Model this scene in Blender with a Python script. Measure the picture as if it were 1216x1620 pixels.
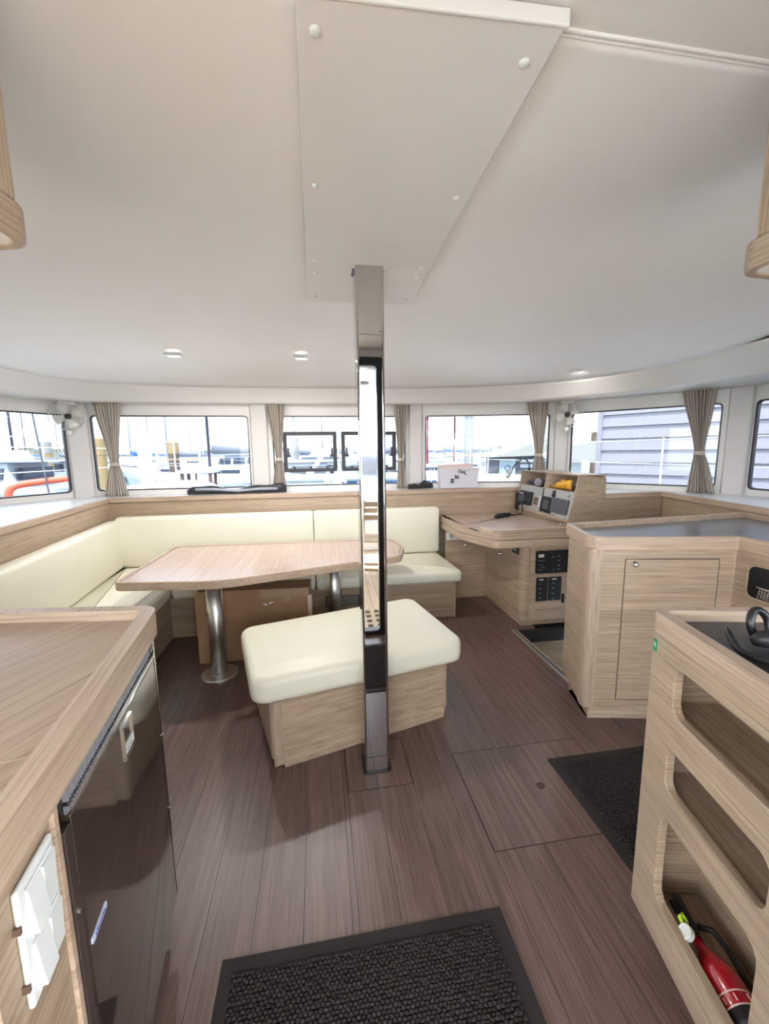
import bpy, bmesh, math, random
from mathutils import Vector, Matrix
random.seed(7)
R = math.radians
scene = bpy.context.scene
C = scene.collection
for o in list(bpy.data.objects):
    bpy.data.objects.remove(o, do_unlink=True)

# ------------------------------------------------------------------ camera
# boat axes: +Y forward, +X starboard, Z up, cabin sole at z = 0, eye at 1.40 m
camd = bpy.data.cameras.new('camera')
cam = bpy.data.objects.new('camera', camd); C.objects.link(cam)
camd.sensor_fit = 'HORIZONTAL'; camd.sensor_width = 36.0
camd.lens = 650.0/1216.0*36.0
camd.clip_start = 0.02; camd.clip_end = 3000
cr = Vector((0.98738294, -0.15787046, -0.01232237))
cd = Vector((-0.03494407, -0.14133165, -0.98934538))
cf = Vector((0.15444687, 0.97729334, -0.1450651))
m = Matrix.Identity(4)
for i in range(3):
    m[i][0] = cr[i]; m[i][1] = -cd[i]; m[i][2] = -cf[i]
m.translation = Vector((0, 0, 1.40))
cam.matrix_world = m
scene.camera = cam

# ------------------------------------------------------------------ world, sun, exposure
world = bpy.data.worlds.new('sky'); scene.world = world; world.use_nodes = True
wn = world.node_tree.nodes; wl = world.node_tree.links; wn.clear()
wo = wn.new('ShaderNodeOutputWorld'); bg = wn.new('ShaderNodeBackground')
tc = wn.new('ShaderNodeTexCoord'); sx = wn.new('ShaderNodeSeparateXYZ'); rp = wn.new('ShaderNodeValToRGB')
wl.new(tc.outputs['Generated'], sx.inputs[0]); wl.new(sx.outputs['Z'], rp.inputs[0])
rp.color_ramp.elements[0].position = 0.0; rp.color_ramp.elements[0].color = (0.95, 0.97, 1.0, 1)
rp.color_ramp.elements[1].position = 0.9; rp.color_ramp.elements[1].color = (0.60, 0.78, 1.0, 1)
wl.new(rp.outputs[0], bg.inputs[0]); bg.inputs[1].default_value = 2.2
wl.new(bg.outputs[0], wo.inputs[0])
sund = bpy.data.lights.new('sun', 'SUN'); sund.energy = 5.5; sund.angle = R(0.6); sund.color = (1.0, 0.96, 0.92)
sun = bpy.data.objects.new('sun', sund); C.objects.link(sun)
sun.rotation_euler = (R(25), R(0), R(-14))      # high sun from astern, a little to port
scene.view_settings.view_transform = 'Standard'
scene.view_settings.look = 'None'
scene.view_settings.exposure = 2.48
scene.view_settings.gamma = 1.0
scene.view_settings.use_curve_mapping = False

# ------------------------------------------------------------------ materials
def nodes_of(name):
    mt = bpy.data.materials.new(name); mt.use_nodes = True
    nt = mt.node_tree; b = nt.nodes['Principled BSDF']
    return mt, nt, b
def plain(name, col, rough=0.5, metal=0.0, spec=0.5, var=0.0, vscale=8.0, bump=0.0, bscale=200.0, coat=0.0):
    mt, nt, b = nodes_of(name)
    b.inputs['Base Color'].default_value = (*col, 1); b.inputs['Roughness'].default_value = rough
    b.inputs['Metallic'].default_value = metal; b.inputs['Specular IOR Level'].default_value = spec
    b.inputs['Coat Weight'].default_value = coat
    t = nt.nodes.new('ShaderNodeTexCoord')
    if var:
        n = nt.nodes.new('ShaderNodeTexNoise'); n.inputs['Scale'].default_value = vscale; n.inputs['Detail'].default_value = 4
        nt.links.new(t.outputs['Object'], n.inputs['Vector'])
        r = nt.nodes.new('ShaderNodeValToRGB')
        r.color_ramp.elements[0].position = .3; r.color_ramp.elements[1].position = .7
        r.color_ramp.elements[0].color = (*[c*(1-var) for c in col], 1)
        r.color_ramp.elements[1].color = (*[min(1, c*(1+var)) for c in col], 1)
        nt.links.new(n.outputs['Fac'], r.inputs[0]); nt.links.new(r.outputs[0], b.inputs['Base Color'])
    if bump:
        n2 = nt.nodes.new('ShaderNodeTexNoise'); n2.inputs['Scale'].default_value = bscale; n2.inputs['Detail'].default_value = 3
        nt.links.new(t.outputs['Object'], n2.inputs['Vector'])
        bp = nt.nodes.new('ShaderNodeBump'); bp.inputs['Strength'].default_value = bump; bp.inputs['Distance'].default_value = 0.002
        nt.links.new(n2.outputs['Fac'], bp.inputs['Height']); nt.links.new(bp.outputs[0], b.inputs['Normal'])
    return mt
def wood(name, axis, dark, light, rough=0.45, along=1.1, across=110.0, rand=False, rotz=0.0, pore=0.35, bump=0.15, broad=0.25):
    mt, nt, b = nodes_of(name); N = nt.nodes; L = nt.links
    t = N.new('ShaderNodeTexCoord'); src = t.outputs['Object']
    if rand:
        oi = N.new('ShaderNodeObjectInfo'); ml = N.new('ShaderNodeMath'); ml.operation = 'MULTIPLY'; ml.inputs[1].default_value = 37.0
        L.new(oi.outputs['Random'], ml.inputs[0])
        va = N.new('ShaderNodeVectorMath'); va.operation = 'ADD'
        L.new(src, va.inputs[0]); L.new(ml.outputs[0], va.inputs[1]); src = va.outputs[0]
    rm = N.new('ShaderNodeMapping'); rm.inputs['Rotation'].default_value = (0, 0, rotz); L.new(src, rm.inputs[0])
    ge = N.new('ShaderNodeNewGeometry'); vt = N.new('ShaderNodeVectorTransform'); vt.vector_type = 'NORMAL'; vt.convert_from = 'WORLD'; vt.convert_to = 'OBJECT'
    L.new(ge.outputs['True Normal'], vt.inputs[0]); sp_ = N.new('ShaderNodeSeparateXYZ'); L.new(vt.outputs[0], sp_.inputs[0])
    ab = N.new('ShaderNodeMath'); ab.operation = 'ABSOLUTE'; L.new(sp_.outputs['XYZ'.index(axis.upper())], ab.inputs[0])
    gt = N.new('ShaderNodeMath'); gt.operation = 'GREATER_THAN'; gt.inputs[1].default_value = .75; L.new(ab.outputs[0], gt.inputs[0]); endf = gt.outputs[0]
    def layer(al, ac, detail):
        s = [ac, ac, ac]; s['xyz'.index(axis)] = al
        s2 = [al, ac, ac] if axis == 'z' else [al, al, ac]
        mp = N.new('ShaderNodeVectorMath'); mp.operation = 'MULTIPLY'; L.new(rm.outputs[0], mp.inputs[0])
        sm_ = N.new('ShaderNodeMix'); sm_.data_type = 'VECTOR'; L.new(endf, sm_.inputs[0]); sm_.inputs[4].default_value = s; sm_.inputs[5].default_value = s2
        L.new(sm_.outputs[1], mp.inputs[1])
        n = N.new('ShaderNodeTexNoise'); n.inputs['Scale'].default_value = 1.0; n.inputs['Detail'].default_value = detail
        n.inputs['Roughness'].default_value = 0.6; n.inputs['Distortion'].default_value = 0.15
        L.new(mp.outputs[0], n.inputs['Vector']); return n.outputs['Fac']
    a = layer(along, across, 5); f = layer(along*4, across*4, 2); g = layer(along*.6, across*.12, 2)
    r = N.new('ShaderNodeValToRGB'); r.color_ramp.elements[0].position = .33; r.color_ramp.elements[1].position = .66
    r.color_ramp.elements[0].color = (*dark, 1); r.color_ramp.elements[1].color = (*light, 1); L.new(a, r.inputs[0])
    pr = N.new('ShaderNodeValToRGB'); pr.color_ramp.elements[0].position = .36; pr.color_ramp.elements[1].position = .5
    v = 1-pore; pr.color_ramp.elements[0].color = (v, v*.97, v*.93, 1); pr.color_ramp.elements[1].color = (1, 1, 1, 1); L.new(f, pr.inputs[0])
    mx = N.new('ShaderNodeMix'); mx.data_type = 'RGBA'; mx.blend_type = 'MULTIPLY'; mx.inputs[0].default_value = 1
    L.new(r.outputs[0], mx.inputs[6]); L.new(pr.outputs[0], mx.inputs[7])
    br = N.new('ShaderNodeValToRGB'); br.color_ramp.elements[0].position = .3; br.color_ramp.elements[1].position = .7
    v = 1-broad; br.color_ramp.elements[0].color = (v, v, v, 1); br.color_ramp.elements[1].color = (1, 1, 1, 1); L.new(g, br.inputs[0])
    m2 = N.new('ShaderNodeMix'); m2.data_type = 'RGBA'; m2.blend_type = 'MULTIPLY'; m2.inputs[0].default_value = 1
    L.new(mx.outputs[2], m2.inputs[6]); L.new(br.outputs[0], m2.inputs[7])
    out = m2.outputs[2]
    if rand:
        hs = N.new('ShaderNodeHueSaturation'); mr = N.new('ShaderNodeMapRange')
        mr.inputs['To Min'].default_value = .95; mr.inputs['To Max'].default_value = 1.05
        L.new(oi.outputs['Random'], mr.inputs[0]); L.new(mr.outputs[0], hs.inputs['Value']); L.new(out, hs.inputs['Color']); out = hs.outputs[0]
    L.new(out, b.inputs['Base Color']); b.inputs['Roughness'].default_value = rough
    bp = N.new('ShaderNodeBump'); bp.inputs['Strength'].default_value = bump; bp.inputs['Distance'].default_value = 0.001
    L.new(f, bp.inputs['Height']); L.new(bp.outputs[0], b.inputs['Normal'])
    return mt
def glass(name, tint, refl=0.06):
    mt = bpy.data.materials.new(name); mt.use_nodes = True; nt = mt.node_tree; nt.nodes.clear()
    o = nt.nodes.new('ShaderNodeOutputMaterial'); tr = nt.nodes.new('ShaderNodeBsdfTransparent'); gl = nt.nodes.new('ShaderNodeBsdfGlossy')
    tr.inputs[0].default_value = (*tint, 1); gl.inputs['Roughness'].default_value = 0.02
    fr = nt.nodes.new('ShaderNodeFresnel'); fr.inputs[0].default_value = 1.35
    mx = nt.nodes.new('ShaderNodeMixShader'); nt.links.new(fr.outputs[0], mx.inputs[0])
    nt.links.new(tr.outputs[0], mx.inputs[1]); nt.links.new(gl.outputs[0], mx.inputs[2]); nt.links.new(mx.outputs[0], o.inputs[0])
    return mt
def emit(name, col, s):
    mt, nt, b = nodes_of(name)
    b.inputs['Base Color'].default_value = (*col, 1); b.inputs['Emission Color'].default_value = (*col, 1); b.inputs['Emission Strength'].default_value = s
    return mt

OD, OL = (0.43, 0.31, 0.205), (0.555, 0.425, 0.305)
M = {}
for ax in 'xyz':
    M['oak_'+ax] = wood('oak_veneer_'+ax, ax, OD, OL, 0.42)
M['oak_top'] = wood('oak_table_top', 'y', (0.50, 0.365, 0.30), (0.60, 0.465, 0.39), 0.24, across=150, pore=.22, broad=.1)
M['oak_counter'] = wood('oak_counter_top', 'y', (0.41, 0.295, 0.205), (0.52, 0.39, 0.285), 0.30, across=130, rotz=R(33), pore=.25, broad=.12)
M['oak_edge'] = wood('oak_solid_edge', 'y', (0.50, 0.365, 0.26), (0.62, 0.47, 0.35), 0.38, across=50, pore=.2)
M['oak_edge_x'] = wood('oak_solid_edge_x', 'x', (0.50, 0.365, 0.26), (0.62, 0.47, 0.35), 0.38, across=50, pore=.2)
M['oak_post'] = wood('oak_corner_post', 'z', (0.47, 0.35, 0.25), (0.60, 0.46, 0.34), 0.42, along=2.0, across=120)
M['floor'] = wood('dark_cabin_sole', 'y', (0.120, 0.073, 0.060), (0.192, 0.122, 0.101), 0.36, along=1.3, across=70, rand=True, pore=.35, bump=.25, broad=.15)
M['teak'] = wood('teak_deck', 'y', (0.40, 0.275, 0.16), (0.56, 0.42, 0.28), 0.6, rand=True)
M['ceiling'] = plain('headliner_vinyl', (0.875, 0.845, 0.82), 0.7, var=.01, vscale=3, bump=.12, bscale=500)
M['panel'] = plain('headliner_panel', (0.79, 0.755, 0.72), 0.62, var=.012, vscale=4, bump=.1, bscale=400)
M['liner'] = plain('white_gelcoat_liner', (0.80, 0.775, 0.745), 0.45, var=.012, vscale=3)
M['pilaster'] = plain('vinyl_pilaster', (0.70, 0.665, 0.64), 0.6, bump=.1, bscale=400)
M['laminate'] = plain('white_laminate', (0.82, 0.80, 0.79), 0.3)
M['cushion'] = plain('cream_vinyl', (0.78, 0.75, 0.61), 0.42, var=.02, vscale=5, bump=.1, bscale=350)
M['steel'] = plain('polished_steel', (0.56, 0.55, 0.54), 0.025, metal=1.0)
M['chrome'] = plain('chrome', (0.75, 0.75, 0.75), 0.08, metal=1.0)
M['brushed'] = plain('brushed_aluminium', (0.70, 0.70, 0.69), 0.36, metal=1.0)
M['black'] = plain('black_plastic', (0.012, 0.012, 0.014), 0.35)
M['matblack'] = plain('black_cloth', (0.02, 0.018, 0.02), 0.7, bump=.3, bscale=150)
M['frame'] = plain('black_window_frame', (0.02, 0.018, 0.022), 0.4)
M['fridge'] = plain('glossy_dark_brown', (0.035, 0.022, 0.02), 0.08, coat=.6)
M['fridge_frame'] = plain('dark_brown_frame', (0.05, 0.035, 0.03), 0.3)
M['greytop'] = plain('grey_solid_surface', (0.16, 0.16, 0.165), 0.28, var=.06, vscale=300)
M['white'] = plain('white_plastic', (0.74, 0.76, 0.74), 0.35)
M['ivory'] = plain('translucent_ivory_plastic', (0.72, 0.70, 0.66), 0.25)
M['curtain'] = None
M['card'] = plain('brown_cardboard', (0.30, 0.175, 0.095), 0.85, var=.12, vscale=6)
M['cardlight'] = plain('torn_cardboard_edge', (0.62, 0.47, 0.36), 0.9)
M['tape'] = plain('clear_packing_tape', (0.36, 0.25, 0.17), 0.18)
M['mat'] = plain('dark_mat_loop', (0.030, 0.022, 0.020), 0.95, var=.85, vscale=260)
M['matedge'] = plain('dark_mat_border', (0.019, 0.015, 0.014), 0.9, bump=.4, bscale=300)
M['dark'] = plain('dark_void_paint', (0.01, 0.009, 0.009), 0.9)
M['red'] = plain('red_enamel', (0.42, 0.008, 0.018), 0.2, coat=.4)
M['redprint'] = plain('pale_print', (0.75, 0.5, 0.45), 0.5)
M['lime'] = plain('lime_plastic', (0.55, 0.75, 0.05), 0.4)
M['greypanel'] = plain('grey_instrument_panel', (0.42, 0.43, 0.41), 0.45)
M['navy'] = plain('navy_case', (0.045, 0.055, 0.09), 0.5)
M['greyplastic'] = plain('dark_grey_plastic', (0.09, 0.095, 0.11), 0.4)
M['midgrey'] = plain('mid_grey_plastic', (0.25, 0.25, 0.27), 0.4)
M['yellow'] = plain('yellow_plastic', (0.85, 0.42, 0.03), 0.45)
M['green'] = plain('green_sign', (0.02, 0.25, 0.12), 0.4)
M['lamp'] = emit('led_lens', (1.0, 0.96, 0.9), 0.25)
M['glass'] = glass('tinted_window', (0.50, 0.52, 0.54))
M['clear'] = glass('clear_door_glass', (0.95, 0.96, 0.97))
M['dirtglass'] = plain('blue_tinted_glass_panel', (0.02, 0.05, 0.09), 0.05)

def curtain_mat():
    mt, nt, b = nodes_of('taupe_curtain'); b.inputs['Roughness'].default_value = .9
    t = nt.nodes.new('ShaderNodeTexCoord'); n = nt.nodes.new('ShaderNodeTexNoise'); n.inputs['Scale'].default_value = 220
    nt.links.new(t.outputs['Object'], n.inputs['Vector'])
    r = nt.nodes.new('ShaderNodeValToRGB'); r.color_ramp.elements[0].color = (.44, .385, .33, 1); r.color_ramp.elements[1].color = (.64, .58, .51, 1)
    nt.links.new(n.outputs['Fac'], r.inputs[0]); nt.links.new(r.outputs[0], b.inputs['Base Color'])
    return mt
M['curtain'] = curtain_mat()

# ------------------------------------------------------------------ helpers
class MB:
    def __init__(s): s.bm = bmesh.new()
    def hexa(s, p):          # 8 points: bottom 4 ccw, top 4 ccw
        v = [s.bm.verts.new(q) for q in p]
        for f in ((3,2,1,0),(4,5,6,7),(0,1,5,4),(1,2,6,5),(2,3,7,6),(3,0,4,7)): s.bm.faces.new([v[i] for i in f])
        return s
    def box(s, x0, x1, y0, y1, z0, z1):
        return s.hexa([(x0,y0,z0),(x1,y0,z0),(x1,y1,z0),(x0,y1,z0),(x0,y0,z1),(x1,y0,z1),(x1,y1,z1),(x0,y1,z1)])
    def prism(s, pts, z0, z1):
        a = [s.bm.verts.new((*p[:2], z0)) for p in pts]; b = [s.bm.verts.new((*p[:2], z1)) for p in pts]
        s.bm.faces.new(a[::-1]); s.bm.faces.new(b); n = len(pts)
        for i in range(n): s.bm.faces.new((a[i], a[(i+1)%n], b[(i+1)%n], b[i]))
        return s
    def ring(s, outer, inner, z0, z1):   # rim between two outlines of equal length
        n = len(outer)
        L = [[s.bm.verts.new((*p[:2], z)) for p in q] for q, z in ((outer,z0),(outer,z1),(inner,z1),(inner,z0))]
        for k in range(4):
            A, B = L[k], L[(k+1)%4]
            for i in range(n): s.bm.faces.new((A[i], A[(i+1)%n], B[(i+1)%n], B[i]))
        return s
    def plate(s, outer, holes, f, t):    # outline with holes; f maps (u,v)->xyz, t = thickness vector
        edges = []
        for lp in [outer]+list(holes):
            v = [s.bm.verts.new(f(*p)) for p in lp]
            edges += [s.bm.edges.new((v[i], v[(i+1)%len(v)])) for i in range(len(v))]
        g = bmesh.ops.triangle_fill(s.bm, use_beauty=True, edges=edges)
        fs = [x for x in g['geom'] if isinstance(x, bmesh.types.BMFace)]
        e = bmesh.ops.extrude_face_region(s.bm, geom=fs)
        bmesh.ops.translate(s.bm, vec=Vector(t), verts=[x for x in e['geom'] if isinstance(x, bmesh.types.BMVert)])
        return s
    def tube(s, path, r, n=10, closed=False):
        P = [Vector(p) for p in path]; rings = []; m_ = len(P)
        rr = r if isinstance(r, (list, tuple)) else [r]*m_
        up = None
        for i, p in enumerate(P):
            a = P[(i-1)%m_] if (closed or i > 0) else p; b = P[(i+1)%m_] if (closed or i < m_-1) else p
            d = (b-a).normalized()
            if up is None: up = d.orthogonal().normalized()
            up = (up-d*up.dot(d)).normalized(); sd = d.cross(up)
            rings.append([s.bm.verts.new(p+(up*math.cos(t)+sd*math.sin(t))*rr[i]) for t in [2*math.pi*k/n for k in range(n)]])
        for i in range(m_ if closed else m_-1):
            A, B = rings[i], rings[(i+1)%m_]
            for k in range(n): s.bm.faces.new((A[k], A[(k+1)%n], B[(k+1)%n], B[k]))
        if not closed: s.bm.faces.new(rings[0][::-1]); s.bm.faces.new(rings[-1])
        return s
    def lathe(s, prof, c, axis=(0,0,1), n=24):   # prof = (radius, height) list
        ax = Vector(axis).normalized(); u = ax.orthogonal().normalized(); w = ax.cross(u); c = Vector(c); rings = []
        for r, hh in prof:
            if r < 1e-6: rings.append([s.bm.verts.new(c+ax*hh)])
            else: rings.append([s.bm.verts.new(c+ax*hh+(u*math.cos(t)+w*math.sin(t))*r) for t in [2*math.pi*k/n for k in range(n)]])
        for A, B in zip(rings, rings[1:]):
            for k in range(n):
                if len(A) == 1 and len(B) == 1: continue
                if len(A) == 1: s.bm.faces.new((A[0], B[k], B[(k+1)%n]))
                elif len(B) == 1: s.bm.faces.new((A[k], A[(k+1)%n], B[0]))
                else: s.bm.faces.new((A[k], A[(k+1)%n], B[(k+1)%n], B[k]))
        if len(rings[0]) > 1: s.bm.faces.new(rings[0][::-1])
        if len(rings[-1]) > 1: s.bm.faces.new(rings[-1])
        return s
    def grid(s, f, nu, nv, thick=None):
        V = [[s.bm.verts.new(f(i/nu, j/nv)) for j in range(nv+1)] for i in range(nu+1)]
        for i in range(nu):
            for j in range(nv): s.bm.faces.new((V[i][j], V[i+1][j], V[i+1][j+1], V[i][j+1]))
        return s
    def build(s, name, mat, parent=None, bevel=0.0, seg=2, smooth=False, solid=0.0, loc=None):
        bmesh.ops.recalc_face_normals(s.bm, faces=s.bm.faces)
        me = bpy.data.meshes.new(name); s.bm.to_mesh(me); s.bm.free()
        o = bpy.data.objects.new(name, me); C.objects.link(o)
        me.materials.append(M[mat] if isinstance(mat, str) else mat)
        if parent is not None: o.parent = parent
        if loc: o.location = loc
        if solid:
            md = o.modifiers.new('solid', 'SOLIDIFY'); md.thickness = solid; md.offset = 0
        if bevel:
            md = o.modifiers.new('bevel', 'BEVEL'); md.width = bevel; md.segments = seg; md.limit_method = 'ANGLE'; md.angle_limit = R(35)
        if smooth or bevel:
            for p in me.polygons: p.use_smooth = True
            if not smooth:
                md = o.modifiers.new('normals', 'WEIGHTED_NORMAL'); md.keep_sharp = True
        return o
def tag(o, label=None, cat=None, group=None, kind=None):
    if label: o['label'] = label
    if cat: o['category'] = cat
    if group: o['group'] = group
    if kind: o['kind'] = kind
    return o
def thing(name, loc=(0,0,0), rz=0.0, label=None, cat=None, group=None, kind=None):
    o = bpy.data.objects.new(name, None); C.objects.link(o); o.location = loc; o.rotation_euler = (0,0,rz); o.empty_display_size = .05
    return tag(o, label, cat, group, kind)
def dup(root, loc=None, rz=None):
    r = root.copy(); C.objects.link(r)
    if loc is not None: r.location = loc
    if rz is not None: r.rotation_euler = (0,0,rz)
    for ch in list(root.children):
        c = ch.copy(); C.objects.link(c); c.parent = r
        for g in list(ch.children):
            d = g.copy(); C.objects.link(d); d.parent = c
    return r
def rpoly(pts, rad, n=6):     # polygon with rounded corners, rad = number or list
    out = []; k = len(pts)
    for i in range(k):
        p = Vector(pts[i][:2]); a = Vector(pts[i-1][:2]); b = Vector(pts[(i+1)%k][:2])
        r = rad[i] if isinstance(rad, (list, tuple)) else rad
        if r <= 0: out.append(tuple(p)); continue
        d1 = (a-p).normalized(); d2 = (b-p).normalized(); ang = d1.angle(d2)
        t = min(r/math.tan(ang/2), (a-p).length*.49, (b-p).length*.49); rr = t*math.tan(ang/2)
        c = p+(d1+d2).normalized()*(rr/math.sin(ang/2))
        s0 = p+d1*t-c; s1 = p+d2*t-c; tot = s0.angle_signed(s1)
        a0 = math.atan2(s0.y, s0.x); a1 = math.atan2(s1.y, s1.x); da = (a1-a0+math.pi) % (2*math.pi)-math.pi
        for j in range(n+1):
            q = a0+da*j/n; out.append((c.x+rr*math.cos(q), c.y+rr*math.sin(q)))
    return out
def rrect(x0, x1, y0, y1, r, n=5): return rpoly([(x0,y0),(x1,y0),(x1,y1),(x0,y1)], r, n)
def inset(pts, d):            # inset a ccw polygon by d (same vertex count)
    out = []; k = len(pts)
    if sum(pts[i-1][0]*pts[i][1]-pts[i][0]*pts[i-1][1] for i in range(k)) < 0: d = -d
    for i in range(k):
        p = Vector(pts[i]); a = Vector(pts[i-1]); b = Vector(pts[(i+1)%k])
        e1 = (p-a); e2 = (b-p)
        if e1.length < 1e-7: e1 = e2
        if e2.length < 1e-7: e2 = e1
        n1 = Vector((-e1.y, e1.x)).normalized(); n2 = Vector((-e2.y, e2.x)).normalized()
        nn = (n1+n2).normalized(); out.append(tuple(p+nn*d/max(.4, nn.dot(n1))))
    return out
def w2l(o, rz):
    c, s = math.cos(rz), math.sin(rz)
    return lambda x, y: ((x-o[0])*c+(y-o[1])*s, -(x-o[0])*s+(y-o[1])*c)

# ================================================================== STRUCTURE
# ---- cabin sole: dark planks laid fore and aft over a sub-floor, cut round the lids and the stairwell
HATCH = (0.567, 1.192, 1.186, 1.664); MASTLID = (0.075, 0.352, 1.530, 1.815); STAIR = (1.462, 2.30, 2.06, 2.885)
floor = MB().box(-2.6, 1.46, .2, 3.9, -.06, -.014).box(1.46, 3.3, .2, 2.06, -.06, -.014).box(1.46, 3.3, 2.885, 3.9, -.06, -.014).build('floor', 'dark')
tag(floor, kind='structure')
def cut(rects, h):
    out = []
    for (a, b, c, d) in rects:
        x0, x1, y0, y1 = h
        if b <= x0 or a >= x1 or d <= y0 or c >= y1: out.append((a, b, c, d)); continue
        if a < x0: out.append((a, x0, c, d))
        if b > x1: out.append((x1, b, c, d))
        l, r = max(a, x0), min(b, x1)
        if c < y0: out.append((l, r, c, y0))
        if d > y1: out.append((l, r, y1, d))
    return out
def plank(rect, z1=0.0, parent=floor, name='plank', mat='floor', th=.013, gap=.0006):
    a, b, c, d = rect
    if b-a < .006 or d-c < .006: return
    cx, cy = (a+b)/2, (c+d)/2; w, l = (b-a)/2-gap, (d-c)/2-gap
    px, py = (parent.location.x, parent.location.y) if parent else (0, 0)
    return MB().box(-w, w, -l, l, -th, 0).build(name, mat, parent, loc=(cx-px, cy-py, z1-(parent.location.z if parent else 0)))
x = -1.26; W = .146; k = 0
while x < 2.24:
    y = .24
    while y < 3.75:
        l = 4.0
        rs = [(x, x+W, max(y, .24), min(y+l, 3.75))]
        if rs[0][3] > rs[0][2]:
            g = .0022
            for hh in (HATCH, MASTLID): rs = cut(rs, (hh[0]-g, hh[1]+g, hh[2]-g, hh[3]+g))
            rs = cut(rs, STAIR)
            if x > 1.58: rs = cut(rs, (1.4, 9, 2.0, 9))
            for r_ in rs: plank(r_)
        y += l
    x += W
for hh, nm, lab in ((HATCH, 'floor_hatch', 'square lift-up hatch in the dark wood floor with a finger hole'), (MASTLID, 'floor_panel', 'small rectangular floor lid around the foot of the steel post')):
    t = thing(nm, ((hh[0]+hh[1])/2, (hh[2]+hh[3])/2, 0), 0, lab, 'hatch')
    xs = [hh[0]]; q = -1.26
    while q < hh[1]:
        if hh[0]+.02 < q < hh[1]-.02: xs.append(q)
        q += W
    xs.append(hh[1])
    for a, b in zip(xs, xs[1:]): plank((a, b, hh[2], hh[3]), 0.0002, t, 'board')
    if nm == 'floor_hatch':
        MB().lathe([(.0, 0), (.016, 0), (.017, .0012), (.013, .0016), (.012, .0008), (0, .0008)], (.0, .0, .0002), n=20).build('finger_hole', plain('brown_hole_rim', (.05, .018, .012), .4), t, loc=(-.003, .0, 0))

# ---- ceiling
def catmull(P, n=8):
    out = []
    for i in range(len(P)-1):
        p0, p1, p2, p3 = (Vector(P[max(i-1, 0)]), Vector(P[i]), Vector(P[i+1]), Vector(P[min(i+2, len(P)-1)]))
        for j in range(n):
            t = j/n
            out.append(.5*((2*p1)+(p2-p0)*t+(2*p0-5*p1+4*p2-p3)*t*t+(3*p1-p0-3*p2+p3)*t**3))
    out.append(Vector(P[-1])); return out
PT = [(-2.02, .75), (-2.08, 2.1), (-2.07, 3.0), (-2.00, 3.47), (-1.72, 3.80), (-1.10, 3.965), (-.11, 3.99), (1.18, 3.86), (1.93, 3.56), (2.26, 3.27), (2.45, 2.90), (2.50, 2.45), (2.46, 1.9), (2.42, .75)]
PB = [(-2.10, .75), (-2.18, 2.1), (-2.19, 3.2), (-2.11, 3.66), (-1.85, 3.96), (-1.14, 4.06), (-.12, 4.07), (1.21, 3.955), (2.03, 3.64), (2.34, 3.40), (2.56, 3.07), (2.73, 2.70), (2.76, 2.2), (2.75, .75)]
top = catmull(PT); bot = catmull(PB); n = len(top)
cb = MB(); rings = []
for s_ in (0, .12, .25, .4, .55, .7, .82, .91, .97, 1.0):
    ring = []
    for p in top:
        yy = 1.9+(p.y-1.9)*s_; xx = .2+(p.x-.2)*s_
        edge = 1.0 if p.y > .76 else 0.0
        fade = max(0, min(1, (yy-.76)/1.6)); fade = fade*fade*(3-2*fade)
        ring.append(cb.bm.verts.new((xx, yy, 2.112-.121*(s_**5)*fade)))
    rings.append(ring)
for A, B in zip(rings, rings[1:]):
    for i in range(n-1): cb.bm.faces.new((A[i], A[i+1], B[i+1], B[i]))
    cb.bm.faces.new((A[n-1], A[0], B[0], B[n-1]))
bmesh.ops.remove_doubles(cb.bm, verts=cb.bm.verts, dist=1e-4)
ceil = cb.build('ceiling', 'ceiling', smooth=True, solid=.006); tag(ceil, kind='structure')
MB().box(-2.1, 2.6, .22, .748, 2.108, 2.118).build('aft_headliner', 'panel', ceil)
MB().box(.43, 2.5, .747, .753, 2.1035, 2.113).box(.43, 2.5, .758, .763, 2.1055, 2.113).build('headliner_joint', 'ceiling', ceil, bevel=.002)
MB().box(-2.0, -.012, .747, .753, 2.1035, 2.113).build('headliner_joint', 'ceiling', ceil, bevel=.002)
# pelmet that runs round the cabin above the windows
pb = MB()
prof = []
for i in range(n):
    a, b = top[i], bot[i]
    d = Vector((b.x-a.x, b.y-a.y)); d = d.normalized() if d.length else Vector((0, 1))
    if i == 0: d = Vector((-1, 0))
    if i == n-1: d = Vector((1, 0))
    t_ = (bot[min(i+1, n-1)]-bot[max(i-1, 0)]); nrm = Vector((-t_.y, t_.x)).normalized()
    o_ = Vector((b.x, b.y))+nrm*.62
    pr = [(a.x, a.y, 1.993), (a.x*.75+b.x*.25, a.y*.75+b.y*.25, 1.972), (a.x*.1+b.x*.9, a.y*.1+b.y*.9, 1.879), (b.x, b.y, 1.864), (b.x+nrm.x*.012, b.y+nrm.y*.012, 1.862), (o_.x, o_.y, 1.868)]
    prof.append([pb.bm.verts.new(q) for q in pr])
for A, B in zip(prof, prof[1:]):
    for j in range(5): pb.bm.faces.new((A[j], A[j+1], B[j+1], B[j]))
pel = pb.build('trim_1', 'liner', smooth=True, solid=.004); tag(pel, kind='structure')

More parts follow.
